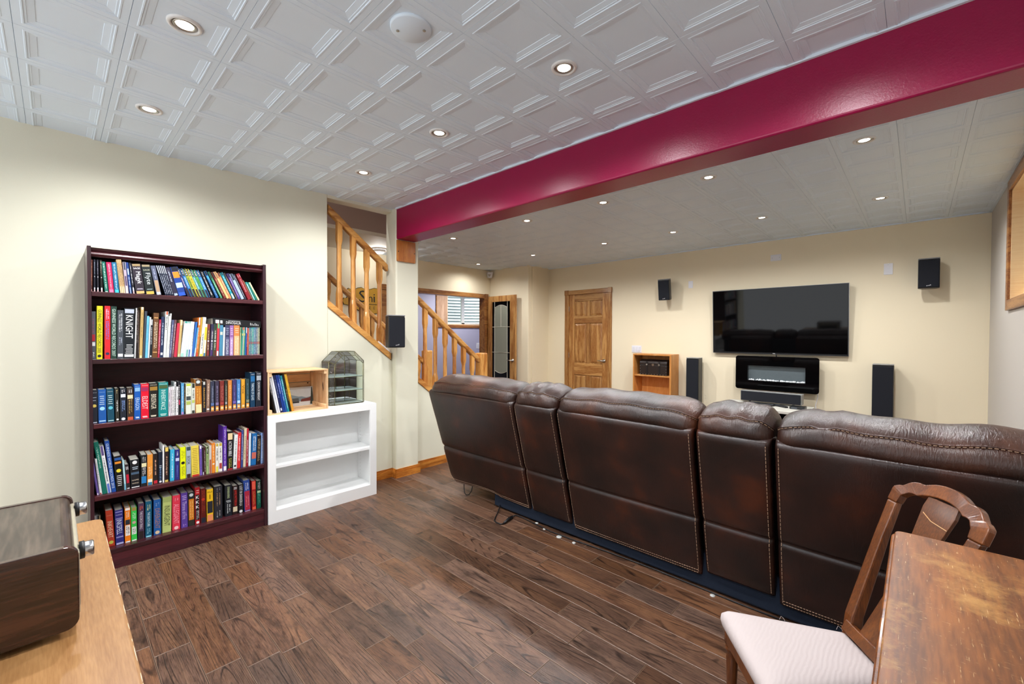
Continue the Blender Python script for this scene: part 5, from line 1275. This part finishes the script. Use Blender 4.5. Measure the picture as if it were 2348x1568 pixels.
  (0.1592, 0.006, 0.1854, 0.0092, '303030', 'd.1-.9:484848'),
  (0.166, 0.0061, 0.1833, 0.0092, 'e0d8b0', 'd.1-.9:484848'),
 ]),
]
# ================================================================== dark bookcase
KX0, KX1, KY0, KY1, KZ = -3.695, -3.400, .127, 1.040, 1.873
bk = root('bookcase', (-3.55, .58, 0)); tag(bk, 'tall dark mahogany bookcase full of books against the cream wall', 'bookcase')
for y0, y1 in ((KY0, KY0 + .017), (KY1 - .02, KY1)): BOX('side', M['mahogany_z'], KX0, KX1, y0, y1, 0, KZ, bk, .0015)
yi0, yi1 = KY0 + .017, KY1 - .02
BOX('back_panel', M['maroon_in'], KX0, KX0 + .006, yi0, yi1, .06, KZ - .03, bk)
BOX('top', M['mahogany'], KX0, KX1 - .03, yi0, yi1, KZ - .03, KZ - .012, bk)
cn = [(0, KZ - .008), (-.012, KZ - .008), (-.014, KZ - .018), (-.022, KZ - .026), (-.010, KZ - .034), (-.004, KZ - .044), (-.010, KZ - .054), (-.016, KZ - .058), (-.03, KZ - .058), (-.03, KZ - .012)]
MB().prism([(KX1 + a - .002, b) for a, b in cn], lambda a, b: (a, yi0, b), lambda a, b: (a, yi1, b)).build('cornice', M['mahogany'], bk, bevel=.002)
SHZ = [1.617, 1.231, .862, .446, .120]
for z in SHZ: BOX('shelf', M['mahogany'], KX0 + .006, KX1 - .003, yi0, yi1, z - .027, z, bk, .002)
BOX('plinth', M['mahogany'], KX1 - .028, KX1 - .008, yi0, yi1, 0, SHZ[-1] - .027, bk)
hol = MB()
for y, s in ((yi0, 1), (yi1, -1)):
    for x in (KX1 - .045, KX0 + .05):
        for z in [.25 + .05 * i for i in range(30)]:
            if min(abs(z - q) for q in SHZ) > .035 and z < 1.76: hol.lathe([(.0025, 0), (.0025, s * .0006)], (x, y, z), 6, 'y')
tag(hol.build('peg_holes', plain('8a7a76', .6), bk), kind='stuff')

# ------------------------------------------------------------------ books
PAL = {'black': '121216', 'charcoal': '3a3c42', 'navy': '1a2444', 'blue': '1f5aa8', 'light blue': '78b4dc', 'teal': '1a8088', 'green': '2f8a58', 'dark green': '123c34', 'lime': 'b8cc70', 'yellow': 'e8cc30', 'orange': 'e08430', 'red': 'c8283a',
       'dark red': '701a20', 'pink': 'd43468', 'purple': '6a4c9c', 'brown': '6a4430', 'tan': 'c8a878', 'white': 'ececec', 'grey': 'a8b0b8', 'cream': 'ece0b8'}
def cname(hx):
    c = [int(hx[i:i + 2], 16) for i in (0, 2, 4)]
    return min(PAL, key=lambda n: sum((c[i] - int(PAL[n][i * 2:i * 2 + 2], 16)) ** 2 for i in range(3)))
ONES = ['', 'first', 'second', 'third', 'fourth', 'fifth', 'sixth', 'seventh', 'eighth', 'ninth', 'tenth', 'eleventh', 'twelfth', 'thirteenth', 'fourteenth', 'fifteenth', 'sixteenth', 'seventeenth', 'eighteenth', 'nineteenth']
TENS = {2: ('twenty', 'twentieth'), 3: ('thirty', 'thirtieth'), 4: ('forty', 'fortieth'), 5: ('fifty', 'fiftieth'), 6: ('sixty', 'sixtieth')}
def ordinal(n):
    if n < 20: return ONES[n]
    t, o_ = divmod(n, 10); return TENS[t][1] if o_ == 0 else TENS[t][0] + '-' + ONES[o_]
brn = random.Random(11)
def book(name, xs, y0, z, t, Lh, th, colr, prints, depth, label, group, facing=1):
    """a book standing with its spine towards +X; the pivot is its lower left spine corner"""
    ct, sn_ = math.cos(th), math.sin(th)
    if th > 0: z = z + t * sn_
    def P(x, a, b): return (xs + x, y0 + a * ct + b * sn_, z - a * sn_ + b * ct)
    def bx(mb, x0, x1, a0, a1, b0, b1, mi=0):
        vs = [P(x, a, b) for b in (b0, b1) for a in (a0, a1) for x in (x0, x1)]
        mb.add(vs, [(0, 2, 3, 1), (4, 5, 7, 6), (0, 1, 5, 4), (2, 6, 7, 3), (0, 4, 6, 2), (1, 3, 7, 5)], mi)
    bt = min(.0022, t * .12); cv = MB()
    # cover: spine with softly rounded edges and two boards
    r_ = min(.003, t * .25)
    sec = [(-.003, 0), (-r_, 0), (0, r_), (0, t - r_), (-r_, t), (-.003, t)] if r_ < .003 else [(-.003, .0005), (-.001, .001), (0, .003), (0, t - .003), (-.001, t - .001), (-.003, t - .0005)]
    cv.prism(sec, lambda a, b: P(a, b, 0), lambda a, b: P(a, b, Lh))
    bx(cv, -depth, -.003, 0, bt, 0, Lh); bx(cv, -depth, -.003, t - bt, t, 0, Lh)
    o = cv.build(name, plain(colr, .38), origin=(xs, y0, z))
    tag(o, label, 'book', group)
    pb = MB(); bx(pb, -depth + .003, -.003, bt, t - bt, .002, Lh - .003); pb.build('page_block', M['pages'], o)
    if prints:
        pm = MB(); mats = []; lift = .0003
        def mi(c):
            m_ = plain(c, .4)
            if m_ not in mats: mats.append(m_)
            return mats.index(m_)
        m0, m1 = r_, t - r_
        for it in prints.split(';'):
            if not it: continue
            k = it[0]; f_ = it[1:].split(':'); rg = f_[0]; c = f_[1]
            lift += .00012
            if k in 'bdtl':
                v0, v1 = (float(q) * Lh for q in rg.split('-')); v0 = max(v0, .0006); v1 = min(v1, Lh - .0006)
            if k == 'b':
                pm.add([P(lift, m0, v0), P(lift, m1, v0), P(lift, m1, v1), P(lift, m0, v1)], [(0, 1, 2, 3)], mi(c))
            elif k == 'd':
                w2 = min(.009, t * .46); rows = 2 if t > .024 else 1
                for q in range(rows):
                    ac = t * .5 if rows == 1 else t * (.36 + .3 * q); hw = w2 / 2 if rows == 1 else w2 * .4
                    v = v0 + brn.random() * .01 * q
                    hw *= .72
                    while v < v1 - .002:
                        ln = .0012 + brn.random() * .0022; a0 = ac - hw * (1 if brn.random() < .6 else .35); a1 = ac + hw * (1 if brn.random() < .7 else .3); v2 = min(v + ln, v1)
                        pm.add([P(lift, a0, v), P(lift, a1, v), P(lift, a1, v2), P(lift, a0, v2)], [(0, 1, 2, 3)], mi(c))
                        v += ln + .0009 + (.0035 if brn.random() < .16 else 0)
            elif k == 'l':
                nl = max(2, int((v1 - v0) / .011)); 
                for q in range(nl):
                    vv = v0 + (v1 - v0) * q / nl; a0 = m0 + (m1 - m0) * (.08 + .14 * brn.random()); a1 = m1 - (m1 - m0) * (.08 + .14 * brn.random())
                    pm.add([P(lift, a0, vv), P(lift, a1, vv), P(lift, a1, vv + .0038), P(lift, a0, vv + .0038)], [(0, 1, 2, 3)], mi(c))
            elif k == 'o':
                v = float(rg) * Lh; rad = min(t * .32, .011)
                pm.add([P(lift, t / 2 + rad * math.cos(2 * math.pi * q / 14), v + rad * math.sin(2 * math.pi * q / 14)) for q in range(14)], [tuple(range(14))], mi(c))
            elif k == 't':
                vs, fs, ar = text_geo(f_[2]); hh = min((m1 - m0) * .78, (v1 - v0) / ar * 1.6)
                pm.add([P(lift, t / 2 - hh / 2 + hh * b, v1 - (v1 - v0) * a) for a, b in vs], fs, mi(c))
            elif k == 'h':
                vs, fs, ar = text_geo(f_[2]); ww = (m1 - m0) * .86; hh = ww / ar
                if hh > .03: ww *= .03 / hh; hh = .03
                vc = float(rg) * Lh
                pm.add([P(lift, t / 2 - ww / 2 + ww * a, vc - hh / 2 + hh * b) for a, b in vs], fs, mi(c))
        tag(pm.build('spine_print', mats, o, fix=False), kind='stuff')
    return o
SHN = ['top', 'second', 'third', 'fourth', 'bottom']
for si, (z, xs, dep, lst) in enumerate(BOOKS):
    for bi, (y0, t, Lh, th, c, pr) in enumerate(lst):
        nm = cname(c); sz = 'slim' if t < .011 else ('thick' if t > .022 else 'narrow' if t < .015 else 'medium')
        if si < 5:
            lb = '%s %s book, %s from the left on the %s shelf of the dark bookcase' % (sz, nm, ordinal(bi + 1), SHN[si])
            book('book', xs, y0, z, t, Lh, th, c, pr, dep + brn.uniform(-.012, .012), lb, 'books on the %s bookcase shelf' % SHN[si])
        else:
            lb = '%s magazine, %s of the magazines at the left end of the bottom shelf' % (nm, ordinal(bi + 1))
            book('magazine', xs, y0, z, t, Lh, th, c, pr, dep, lb, 'magazines on the bottom shelf')
# big book lying flat on the second shelf row
dn = root('book', (-3.53, .866, 1.431)); tag(dn, 'large black dinosaur book lying flat on top of the second-shelf books', 'book')
def DP(x, a, b): return (x, .722 + a, 1.4365 - .018 * a / .288 + b + .004)
def dbox(n, m_, x0, x1, a0, a1, b0, b1):
    vs = [DP(x, a, b) for b in (b0, b1) for a in (a0, a1) for x in (x0, x1)]
    return MB().add(vs, [(0, 2, 3, 1), (4, 5, 7, 6), (0, 1, 5, 4), (2, 6, 7, 3), (0, 4, 6, 2), (1, 3, 7, 5)]).build(n, m_, dn)
dk = plain('15171a', .3)
dbox('cover', dk, -3.64, -3.425, 0, .288, 0, .003); dbox('cover', dk, -3.64, -3.425, 0, .288, .042, .045); dbox('spine', dk, -3.428, -3.425, 0, .288, .003, .042)
dbox('page_block', M['pages'], -3.637, -3.43, .003, .285, .003, .042)
pm = MB()
def dtx(t, a0, a1, b0, b1, mi=0):
    vs, fs, ar = text_geo(t); pm.add([DP(-3.4246, a0 + (a1 - a0) * p, b0 + (b1 - b0) * q) for p, q in vs], fs, mi)
def drc(a0, a1, b0, b1): pm.add([DP(-3.4246, a0, b0), DP(-3.4246, a1, b0), DP(-3.4246, a1, b1), DP(-3.4246, a0, b1)], [(0, 1, 2, 3)])
dtx('DINOSAUR', .076, .165, .012, .029); drc(.016, .037, .011, .034); drc(.043, .056, .012, .032); drc(.09, .16, .0325, .035)
for q in range(6): drc(.222 + q * .0095, .2255 + q * .0095, .012, .03 - .004 * (q % 3))
tag(pm.build('spine_print', plain('e4e4e4', .4), dn, fix=False), kind='stuff')

# ================================================================== white bookcase
wb = root('white_bookcase', (-3.54, 1.466, 0)); tag(wb, 'low white bookcase with one empty shelf beside the dark bookcase', 'bookcase')
vx0, vx1, vy0, vy1, vz = -3.685, -3.390, 1.042, 1.894, .788
for y0, y1 in ((vy0, vy0 + .02), (vy1 - .02, vy1)): BOX('side', M['white'], vx0, vx1 - .018, y0, y1, 0, vz - .02, wb)
BOX('top', M['white'], vx0, vx1 - .018, vy0, vy1, vz - .02, vz, wb)
BOX('back_panel', M['white'], vx0, vx0 + .006, vy0 + .02, vy1 - .02, .04, vz - .02, wb)
BOX('bottom', M['white'], vx0 + .006, vx1 - .018, vy0 + .02, vy1 - .02, .072, .09, wb)
BOX('shelf', M['white'], vx0 + .006, vx1 - .022, vy0 + .02, vy1 - .02, .391, .413, wb, .002)
fx = vx1 - .018
BOX('face_stile', M['white'], fx, vx1, vy0, vy0 + .053, 0, vz, wb); BOX('face_stile', M['white'], fx, vx1, vy1 - .058, vy1, 0, vz, wb)
BOX('face_rail', M['white'], fx, vx1, vy0 + .053, vy1 - .058, .735, vz, wb); BOX('face_rail', M['white'], fx, vx1, vy0 + .053, vy1 - .058, 0, .093, wb)
hol = MB()
for z in [.13 + .0315 * i for i in range(18)]:
    for x in (-3.64, -3.46): hol.lathe([(.0025, 0), (.0025, -.0006)], (x, vy1 - .02, z), 6, 'y')
tag(hol.build('peg_holes', plain('9a9a9a', .6), wb), kind='stuff')

# ------------------------------------------------------------------ pine crate on its side
cr = root('pine_crate', (-3.545, 1.265, vz)); tag(cr, 'pale pine crate lying on its side on the white bookcase', 'crate')
qx0, qx1, qy0, qy1, qz0, qz1 = -3.690, -3.402, 1.046, 1.484, vz, 1.104
for x0, x1 in ((qx0 + .008, qx0 + .088), (qx0 + .096, qx0 + .186), (qx0 + .194, qx1)):
    BOX('slat', M['pine'], x0, x1, qy0, qy1, qz0, qz0 + .009, cr, .001); BOX('slat', M['pine'], x0, x1, qy0, qy1, qz1 - .009, qz1, cr, .001)
for z0, z1 in ((qz0 + .009, qz0 + .10), (qz0 + .106, qz0 + .195), (qz0 + .201, qz0 + .262), (qz0 + .268, qz1 - .009)): BOX('slat', M['pine'], qx0, qx0 + .008, qy0, qy1, z0, z1, cr, .001)
for y0, y1 in ((qy0 + .0005, qy0 + .012), (qy1 - .012, qy1 - .0005)):
    for x0, x1 in ((qx0 + .012, qx0 + .10), (qx0 + .106, qx0 + .195), (qx0 + .201, qx1)): BOX('end_board', M['pine_z'], x0, x1, y0, y1, qz0 + .009, qz1 - .009, cr, .001)
for y0, y1 in ((qy0 + .012, qy0 + .03), (qy1 - .03, qy1 - .012)):
    for z0, z1 in ((qz0 + .009, qz0 + .037), (qz1 - .037, qz1 - .009)): BOX('cleat', M['pine'], qx0 + .008, qx1 - .004, y0, y1, z0, z1, cr, .001)
    BOX('corner_post', M['pine_z'], qx0 + .008, qx0 + .03, y0, y1, qz0 + .037, qz1 - .037, cr, .001)
MB().lathe([(.006, 0), (.006, .0006)], (qx0 + .008, 1.435, .975), 10, 'x').build('knot', plain('3a2414', .8), cr)
MB().prism([(-3.47, .92), (-3.463, .945), (-3.468, .985), (-3.475, 1.0), (-3.482, .97)], *XZ(qy1 - .0128, qy1 - .012)).build('crack', plain('2a1a10', .9), cr)
# books in the crate
cb = [(1.088, .0100, .285, '16181c', 'd.5-.9:d8d8d8'), (1.0995, .012, .285, 'dfe2e8', 'd.5-.9:b8bcc4'), (1.113, .012, .287, 'e8eaee', ''), (1.1265, .016, .287, '16224e', 'd.4-.9:8090c0;b.05-.12:c8d0e8'), (1.144, .014, .288, '1c3a8c', 'd.5-.8:c8d0f0'), (1.1595, .013, .288, '2050a0', 'd.3-.9:a8c8f0'), (1.174, .014, .282, '1f8a98', 'd.1-.9:c0e0e8'), (1.1895, .013, .29, '1a1614', 'd.3-.6:c8a060'), (1.204, .018, .29, 'd8a830', 'b.0-.4:d08a30;d.5-.7:a07820')]
for i, (y, t, Lh, c, pr) in enumerate(cb):
    nm = cname(c)
    book('book', -3.42, y + .012, qz0 + .0095, t, Lh * .985, -.185, c, pr, .20, '%s book leaning in the pine crate, %s from the left' % (nm, ordinal(i + 1)), 'books leaning in the crate')
# snowy picture standing in the crate
cv_ = root('canvas_print', (-3.65, 1.39, qz0 + .009)); tag(cv_, 'small snowy mountain photograph print standing in the crate', 'picture')
cz0 = qz0 + .0095; cyA, cyB, czT = 1.285, 1.462, .948
def cpt(a, b, l=0): x = -3.640 - .012 * b + l; return (x, cyA + (cyB - cyA) * a, cz0 + (czT - cz0) * b)
def cpoly(pts, l, m_, nm): MB().add([cpt(a, b, l) for a, b in pts], [tuple(range(len(pts)))]).build(nm, m_, cv_, fix=False)
MB().hexa([cpt(0, 0, -.012), cpt(1, 0, -.012), cpt(1, 0), cpt(0, 0), cpt(0, 1, -.012), cpt(1, 1, -.012), cpt(1, 1), cpt(0, 1)]).build('panel', plain('d4e0ea', .6), cv_)
cpoly([(0, .28), (.25, .22), (1, .25), (1, 0), (0, 0)], .0003, plain('c8c8c8', .6), 'road_print')
cpoly([(0, .66), (.08, .60), (.2, .56), (.36, .50), (.5, .50), (.7, .42), (.85, .46), (1, .5), (1, .25), (0, .25)], .0004, plain('8aa4b8', .6), 'mountain_print')
cpoly([(.45, .30), (.5, .36), (.8, .40), (.9, .45), (.98, .38), (.98, .22), (.45, .22)], .0006, plain('7a3a34', .6), 'roof_print')
cpoly([(.08, .16), (.08, .42), (.36, .42), (.38, .16)], .0008, plain('5c6468', .6), 'truck_print'); cpoly([(.1, .18), (.1, .24), (.36, .24), (.36, .18)], .0009, plain('1c1e20', .6), 'grille_print')
cpoly([(.86, .05), (.9, .5), (.93, .95), (.97, .98), (1, .5), (.99, .03)], .0007, plain('28342c', .6), 'tree_print')

# ------------------------------------------------------------------ glass curio house
cu = root('glass_curio', (-3.58, 1.69, vz)); tag(cu, 'leaded glass curio cabinet shaped like a little house on the white bookcase', 'display case')
zb = vz + .003
def outline(y0, y1, ze, zt, dy): return [(y0, zb), (y1, zb), (y1, ze), (y1 - dy, zt), (y0 + dy, zt), (y0, ze)]
OB = outline(1.545, 1.852, 1.148, 1.232, .085); OF = outline(1.578, 1.826, 1.132, 1.198, .067)
xb_, xm_, xf_ = -3.665, -3.530, -3.497
edges = MB(); er = .0022
def seg(p, q): edges.tube([p, q], er, 6)
for O, x in ((OB, xb_), (OB, xm_), (OF, xf_)):
    for a, b in zip(O, O[1:] + O[:1]): seg((x, *a), (x, *b))
for a in OB: seg((xb_, *a), (xm_, *a))
for a, b in zip(OB, OF): seg((xm_, *a), (xf_, *b))
for y in (1.664, 1.742): seg((xb_, y, zb), (xb_, y, 1.2)); 
seg((xf_, 1.702, zb), (xf_, 1.702, .80))
for z in (.905, 1.02): seg((xf_, OF[0][0], z), (xf_, OF[1][0], z))
edges.build('brass_came', M['brass'], cu, True)
def pane(nm, pts, m_): MB().add(pts, [tuple(range(len(pts)))]).build(nm, m_, cu, fix=False)
for i in range(6):
    j = (i + 1) % 6
    pane('side_pane', [(xb_, *OB[i]), (xb_, *OB[j]), (xm_, *OB[j]), (xm_, *OB[i])], M['glass'] if i else plain('c8d0cc', .1))
    if i: pane('bevel_pane', [(xm_, *OB[i]), (xm_, *OB[j]), (xf_, *OF[j]), (xf_, *OF[i])], M['glass_tex'])
pane('front_pane', [(xf_, *p) for p in OF], M['glass'])
pane('mirror_back', [(xb_, *p) for p in OB], M['mirror'])
for z in (.905, 1.02): BOX('glass_shelf', plain('b8d0d0', .08), xb_ + .003, xm_ - .002, 1.55, 1.847, z - .004, z, cu)
# ================================================================== desk and radio at the lower left
dk_ = root('desk', (-1.45, -.22, 0)); tag(dk_, 'orange-brown wooden desk with worn front edge at the lower left', 'desk')
ex0, ex1, ey0, ey1, ez = -2.052, -.78, -.62, .106, .740
MB().prism(rrect(ex0, ex1, ey0, ey1, .025, 4), *XY(ez - .03, ez)).build('desk_top', M['desk'], dk_, bevel=.006, seg=3)
BOX('end_panel', M['desk'], ex0 + .05, ex0 + .075, ey0 + .03, ey1 - .06, 0, ez - .03, dk_); BOX('end_panel', M['desk'], ex1 - .075, ex1 - .05, ey0 + .03, ey1 - .06, 0, ez - .03, dk_)
BOX('modesty_panel', M['desk'], ex0 + .075, ex1 - .075, ey0 + .05, ey0 + .07, .25, ez - .03, dk_); BOX('apron', M['desk'], ex0 + .075, ex1 - .075, ey1 - .09, ey1 - .07, ez - .12, ez - .03, dk_)
mb = MB(); rn = random.Random(9)
x = -2.02
while x < -.85:
    l_ = .01 + rn.random() ** 2 * .11
    mb.tube([(x, ey1 - .0019, ez - .0017), (x + l_ / 2, ey1 - .0021, ez - .0019), (x + l_, ey1 - .0019, ez - .0017)], [.0003, .0008, .0003], 6)
    x += l_ + rn.random() * .06
tag(mb.build('edge_wear', plain('ead8b8', .5), dk_), kind='stuff')
ra = root('stereo_receiver', (-1.5, -.15, ez)); tag(ra, 'wood-cased vintage stereo with chrome knobs on the desk', 'stereo')
rx0, rx1, ry0, ry1, rz0, rz1 = -1.720, -1.290, -.34, .030, ez + .014, .930
sec = rrect(ry0, ry1, rz0, rz1, .022, 6)
MB().prism(sec, *YZ(rx1 - .016, rx1)).build('side_cheek', M['walnut_glossy'], ra, bevel=.002); MB().prism(sec, *YZ(rx0, rx0 + .016)).build('side_cheek', M['walnut_glossy'], ra, bevel=.002)
sec2 = rrect(ry0 + .003, ry1 - .006, rz0 + .004, rz1 - .002, .020, 6)
MB().prism(sec2, *YZ(rx0 + .016, rx1 - .016)).build('case', wood('radio_top_glare', '2c1f18', '6a594c', 'x', .6, .3, .1, .8, ring=11), ra)  # paler than the cheeks: reflection glare on the top put into its colour
BOX('front_bezel', plain('d8d0b8', .25, .6), rx0 + .02, rx1 - .02, ry1 - .008, ry1 + .002, rz0 + .02, rz1 - .022, ra, .003)
BOX('grille_cloth', plain('1c1a18', .9), rx0 + .05, rx1 - .05, ry1 + .001, ry1 + .003, rz0 + .025, rz1 - .075, ra)
for x, z in ((-1.345, .898), (-1.66, .900)):
    kb = MB().lathe([(.019, 0), (.019, .008), (.0165, .009)], (x, ry1 + .002, z), 24, 'y').build('knob', M['black'], ra, True)
    MB().lathe([(.0165, .009), (.0165, .021), (.014, .0235), (.001, .024)], (x, ry1 + .002, z), 24, 'y', cap=False).build('knob_cap', M['chrome'], kb, True)
for x in (rx0 + .05, rx1 - .05):
    for y in (ry0 + .05, ry1 - .05): MB().lathe([(.014, 0), (.016, .016)], (x, y, ez), 14).build('foot', M['black'], ra)

# ================================================================== worn table at the lower right
tb = root('side_table', (.21, 1.07, 0)); tag(tb, 'worn brown wooden table with scratched top at the lower right', 'table')
ax0, ax1, ay0, ay1, az = -.040, .465, .55, 1.597, .840
MB().prism(rrect(ax0, ax1, ay0, ay1, .018, 5), *XY(az - .009, az)).build('table_top', M['table'], tb, bevel=.004, seg=3)
MB().prism(rrect(ax0 - .007, ax1 + .007, ay0 - .007, ay1 + .007, .024, 5), *XY(az - .024, az - .009)).build('moulded_edge', M['walnut_dark'], tb, bevel=.006, seg=3)
BOX('apron', M['walnut_dark'], ax0 + .04, ax0 + .058, ay0 + .05, ay1 - .05, az - .12, az - .024, tb); BOX('apron', M['walnut_dark'], ax1 - .058, ax1 - .04, ay0 + .05, ay1 - .05, az - .12, az - .024, tb)
BOX('apron', M['walnut_dark'], ax0 + .05, ax1 - .05, ay1 - .058, ay1 - .04, az - .12, az - .024, tb); BOX('apron', M['walnut_dark'], ax0 + .05, ax1 - .05, ay0 + .04, ay0 + .058, az - .12, az - .024, tb)
for x in (ax0 + .055, ax1 - .055):
    for y in (ay0 + .055, ay1 - .055):
        MB().lathe([(.014, 0), (.018, .03), (.014, .06), (.022, .35), (.026, .56), (.018, .60), (.028, .63), (.028, az - .024)], (x, y, 0), 16).build('leg', M['walnut_dark'], tb, True)

# ================================================================== chair with a pale seat
A_ = Vector((-.16, 1.738, .43)); S_ = Vector((.5995, -.8004, 0)); U_ = Vector((.3104, .2325, .9217)); F_ = Vector((-.7377, -.5526, .3879))
Fh = Vector((-.8004, -.5995, 0))
cc_ = root('dining_chair', (-.2, 1.53, 0)); tag(cc_, 'old walnut dining chair with arched crest rail and pale fabric seat', 'chair')
def CP(a, b, c): return A_ + S_ * a + U_ * b + F_ * c
def SPt(a, d, z): p = A_ + S_ * a + Fh * d; return Vector((p.x, p.y, z))
MW = M['walnut_chair']
# crest rail
ho_ = [(-.162, .443), (-.162, .488), (-.148, .499), (-.135, .502), (-.124, .514), (-.113, .524), (-.094, .530), (-.075, .529), (-.06, .537), (-.044, .544), (-.02, .549), (0, .550)]
hi_ = [(-.122, .443), (-.118, .470), (-.102, .487), (-.088, .490), (-.075, .489), (-.062, .497), (-.045, .503), (-.02, .508), (0, .509)]
full = ho_ + [(-a, b) for a, b in ho_[-2::-1]]; inn = hi_ + [(-a, b) for a, b in hi_[-2::-1]]
def resample(p, n):
    d = [0]
    for q, r_ in zip(p, p[1:]): d.append(d[-1] + math.hypot(r_[0] - q[0], r_[1] - q[1]))
    out = []
    for i in range(n + 1):
        t = d[-1] * i / n; k = max(j for j in range(len(d)) if d[j] <= t + 1e-9); k = min(k, len(p) - 2)
        f_ = (t - d[k]) / (d[k + 1] - d[k]); out.append((p[k][0] + (p[k + 1][0] - p[k][0]) * f_, p[k][1] + (p[k + 1][1] - p[k][1]) * f_))
    return out
RO, RI = resample(full, 48), resample(inn, 48)
vs = []; fs = []
for i in range(49):
    bow = .016 * (1 - (RO[i][0] / .162) ** 2)
    for (a, b), c in ((RO[i], .010), (RI[i], .012), (RI[i], -.012), (RO[i], -.010)): vs.append(CP(a + .098, b, c - bow))
for i in range(48):
    for j in range(4):
        a, b = i * 4 + j, i * 4 + (j + 1) % 4; fs.append((a, b, b + 4, a + 4))
fs += [(3, 2, 1, 0), (192, 193, 194, 195)]
MB().add(vs, fs).build('crest_rail', MW, cc_, bevel=.003)
# back posts continue as rear legs
for s in (-1, 1):
    ctr = .098; top = ctr + s * .141; seat = ctr + s * .088; foot = ctr + s * .095
    ring = lambda P, w_, d_: [P + S_ * a + Fh * b for a, b in ((-w_, -d_), (w_, -d_), (w_, d_), (-w_, d_))]
    rings = [ring(SPt(foot, -.09, 0), .015, .016), ring(SPt(seat, -.02, .25), .018, .019), ring(SPt(seat, -.012, .40), .019, .02), ring(CP(seat + s * .008, .06, -.004), .019, .018), ring(CP(top - s * .012, .33, 0), .0185, .013), ring(CP(top, .446, 0), .0195, .011)]
    vs = sum(rings, []); fs = [(i * 4 + j, i * 4 + (j + 1) % 4, i * 4 + 4 + (j + 1) % 4, i * 4 + 4 + j) for i in range(5) for j in range(4)] + [(3, 2, 1, 0), (20, 21, 22, 23)]
    MB().add(vs, fs).build('back_post', MW, cc_, bevel=.005)
# splat
sp_ = [(-.050, .503), (-.054, .47), (-.046, .40), (-.034, .30), (-.030, .18), (-.040, .07), (-.043, .03)]
vs = []; fs = []
for a, b in sp_:
    bow = .012 * (b / .5)
    for aa, c in ((a, .005), (-a, .005), (-a, -.005), (a, -.005)): vs.append(CP(.098 + aa, b, c - bow))
for i in range(len(sp_) - 1):
    for j in range(4): fs.append((i * 4 + j, i * 4 + (j + 1) % 4, i * 4 + 4 + (j + 1) % 4, i * 4 + 4 + j))
fs += [(3, 2, 1, 0), tuple(len(vs) - 4 + j for j in range(4))]
MB().add(vs, fs).build('splat', MW, cc_, bevel=.0015)
MB().tube([CP(.098 - .04, .452, -.004), CP(.098 - .005, .437, -.004), CP(.098 + .05, .432, -.004)], .0012, 6).build('splat_carving', plain('d8a878', .5), cc_)
MB().hexa([CP(.0, .0, -.012), CP(.195, .0, -.012), CP(.195, .0, .014), CP(.0, .0, .014), CP(.0, .035, -.010), CP(.195, .035, -.010), CP(.195, .035, .012), CP(.0, .035, .012)]).build('back_rail', MW, cc_, bevel=.003)
# seat: rounded pad on a frame
def seat_out(k, r0=.03):
    pts = [(-.002 - k, .0 - k * .2), (.198 + k, 0 - k * .2), (.278 + k, .352 + k), (-.078 - k, .352 + k)]
    out = []
    for i in range(4):
        p, c, n_ = Vector(pts[i - 1]), Vector(pts[i]), Vector(pts[(i + 1) % 4]); r_ = .012 if i < 2 else r0
        a = c + (p - c).normalized() * r_; b = c + (n_ - c).normalized() * r_
        for j in range(7):
            t = j / 6; out.append(((1 - t) ** 2 * a + 2 * t * (1 - t) * c + t * t * b))
    return out
cen = Vector((.098, .18))
lay = [(.0, .372, 1.0), (.004, .378, 1.0), (.008, .395, 1.0), (.006, .410, 1.0), (-.004, .4215, 1.0), (-.02, .428, .97), (-.02, .4315, .85), (-.02, .434, .6), (-.02, .435, .3)]
vs = []; fs = []
for k, z, sc in lay:
    for p in seat_out(k): q = cen + (p - cen) * sc; vs.append(SPt(q.x, q.y, z))
n = 28
for i in range(len(lay) - 1):
    for j in range(n): fs.append((i * n + j, i * n + (j + 1) % n, (i + 1) * n + (j + 1) % n, (i + 1) * n + j))
fs += [tuple(range(n - 1, -1, -1)), tuple((len(lay) - 1) * n + j for j in range(n))]
MB().add(vs, fs).build('seat', M['seat'], cc_, True)
for p, q in (((-.004, .0), (-.074, .335)), ((.200, .0), (.270, .335)), ((-.07, .335), (.268, .335)), ((.0, .006), (.196, .006))):
    p, q = Vector(p), Vector(q); d = (q - p).normalized(); nn = Vector((-d.y, d.x)) * .009
    c4 = [p + nn, q + nn, q - nn, p - nn]
    MB().hexa([SPt(v.x, v.y, .318) for v in c4] + [SPt(v.x, v.y, .372) for v in c4]).build('seat_rail', MW, cc_, bevel=.003)
for a in (-.058, .254):
    b0 = SPt(a, .322, 0)
    MB().lathe([(.010, 0), (.016, .02), (.010, .045), (.013, .09), (.019, .27), (.014, .285), (.022, .295), (.022, .305), (.015, .312), (.024, .318), (.024, .372)], (b0.x, b0.y, 0), 16).build('front_leg', MW, cc_, True)
MB().tube([SPt(-.055, .32, .14), SPt(.008, -.03, .14)], .009, 8).build('stretcher', MW, cc_); MB().tube([SPt(.25, .32, .14), SPt(.19, -.03, .14)], .009, 8).build('stretcher', MW, cc_); MB().tube([SPt(-.02, .15, .14), SPt(.22, .15, .14)], .008, 8).build('stretcher', MW, cc_)
for a, d in ((-.03, .18), (.0, .02)):
    mb = MB(); p = SPt(a - .008, d, .424); mb.tube([p, p + Vector((.004, .004, .012)), p + Vector((.012, .002, .008)), p + Vector((.016, .004, 0))], .0006, 5); mb.build('loose_thread', M['seat'], cc_)
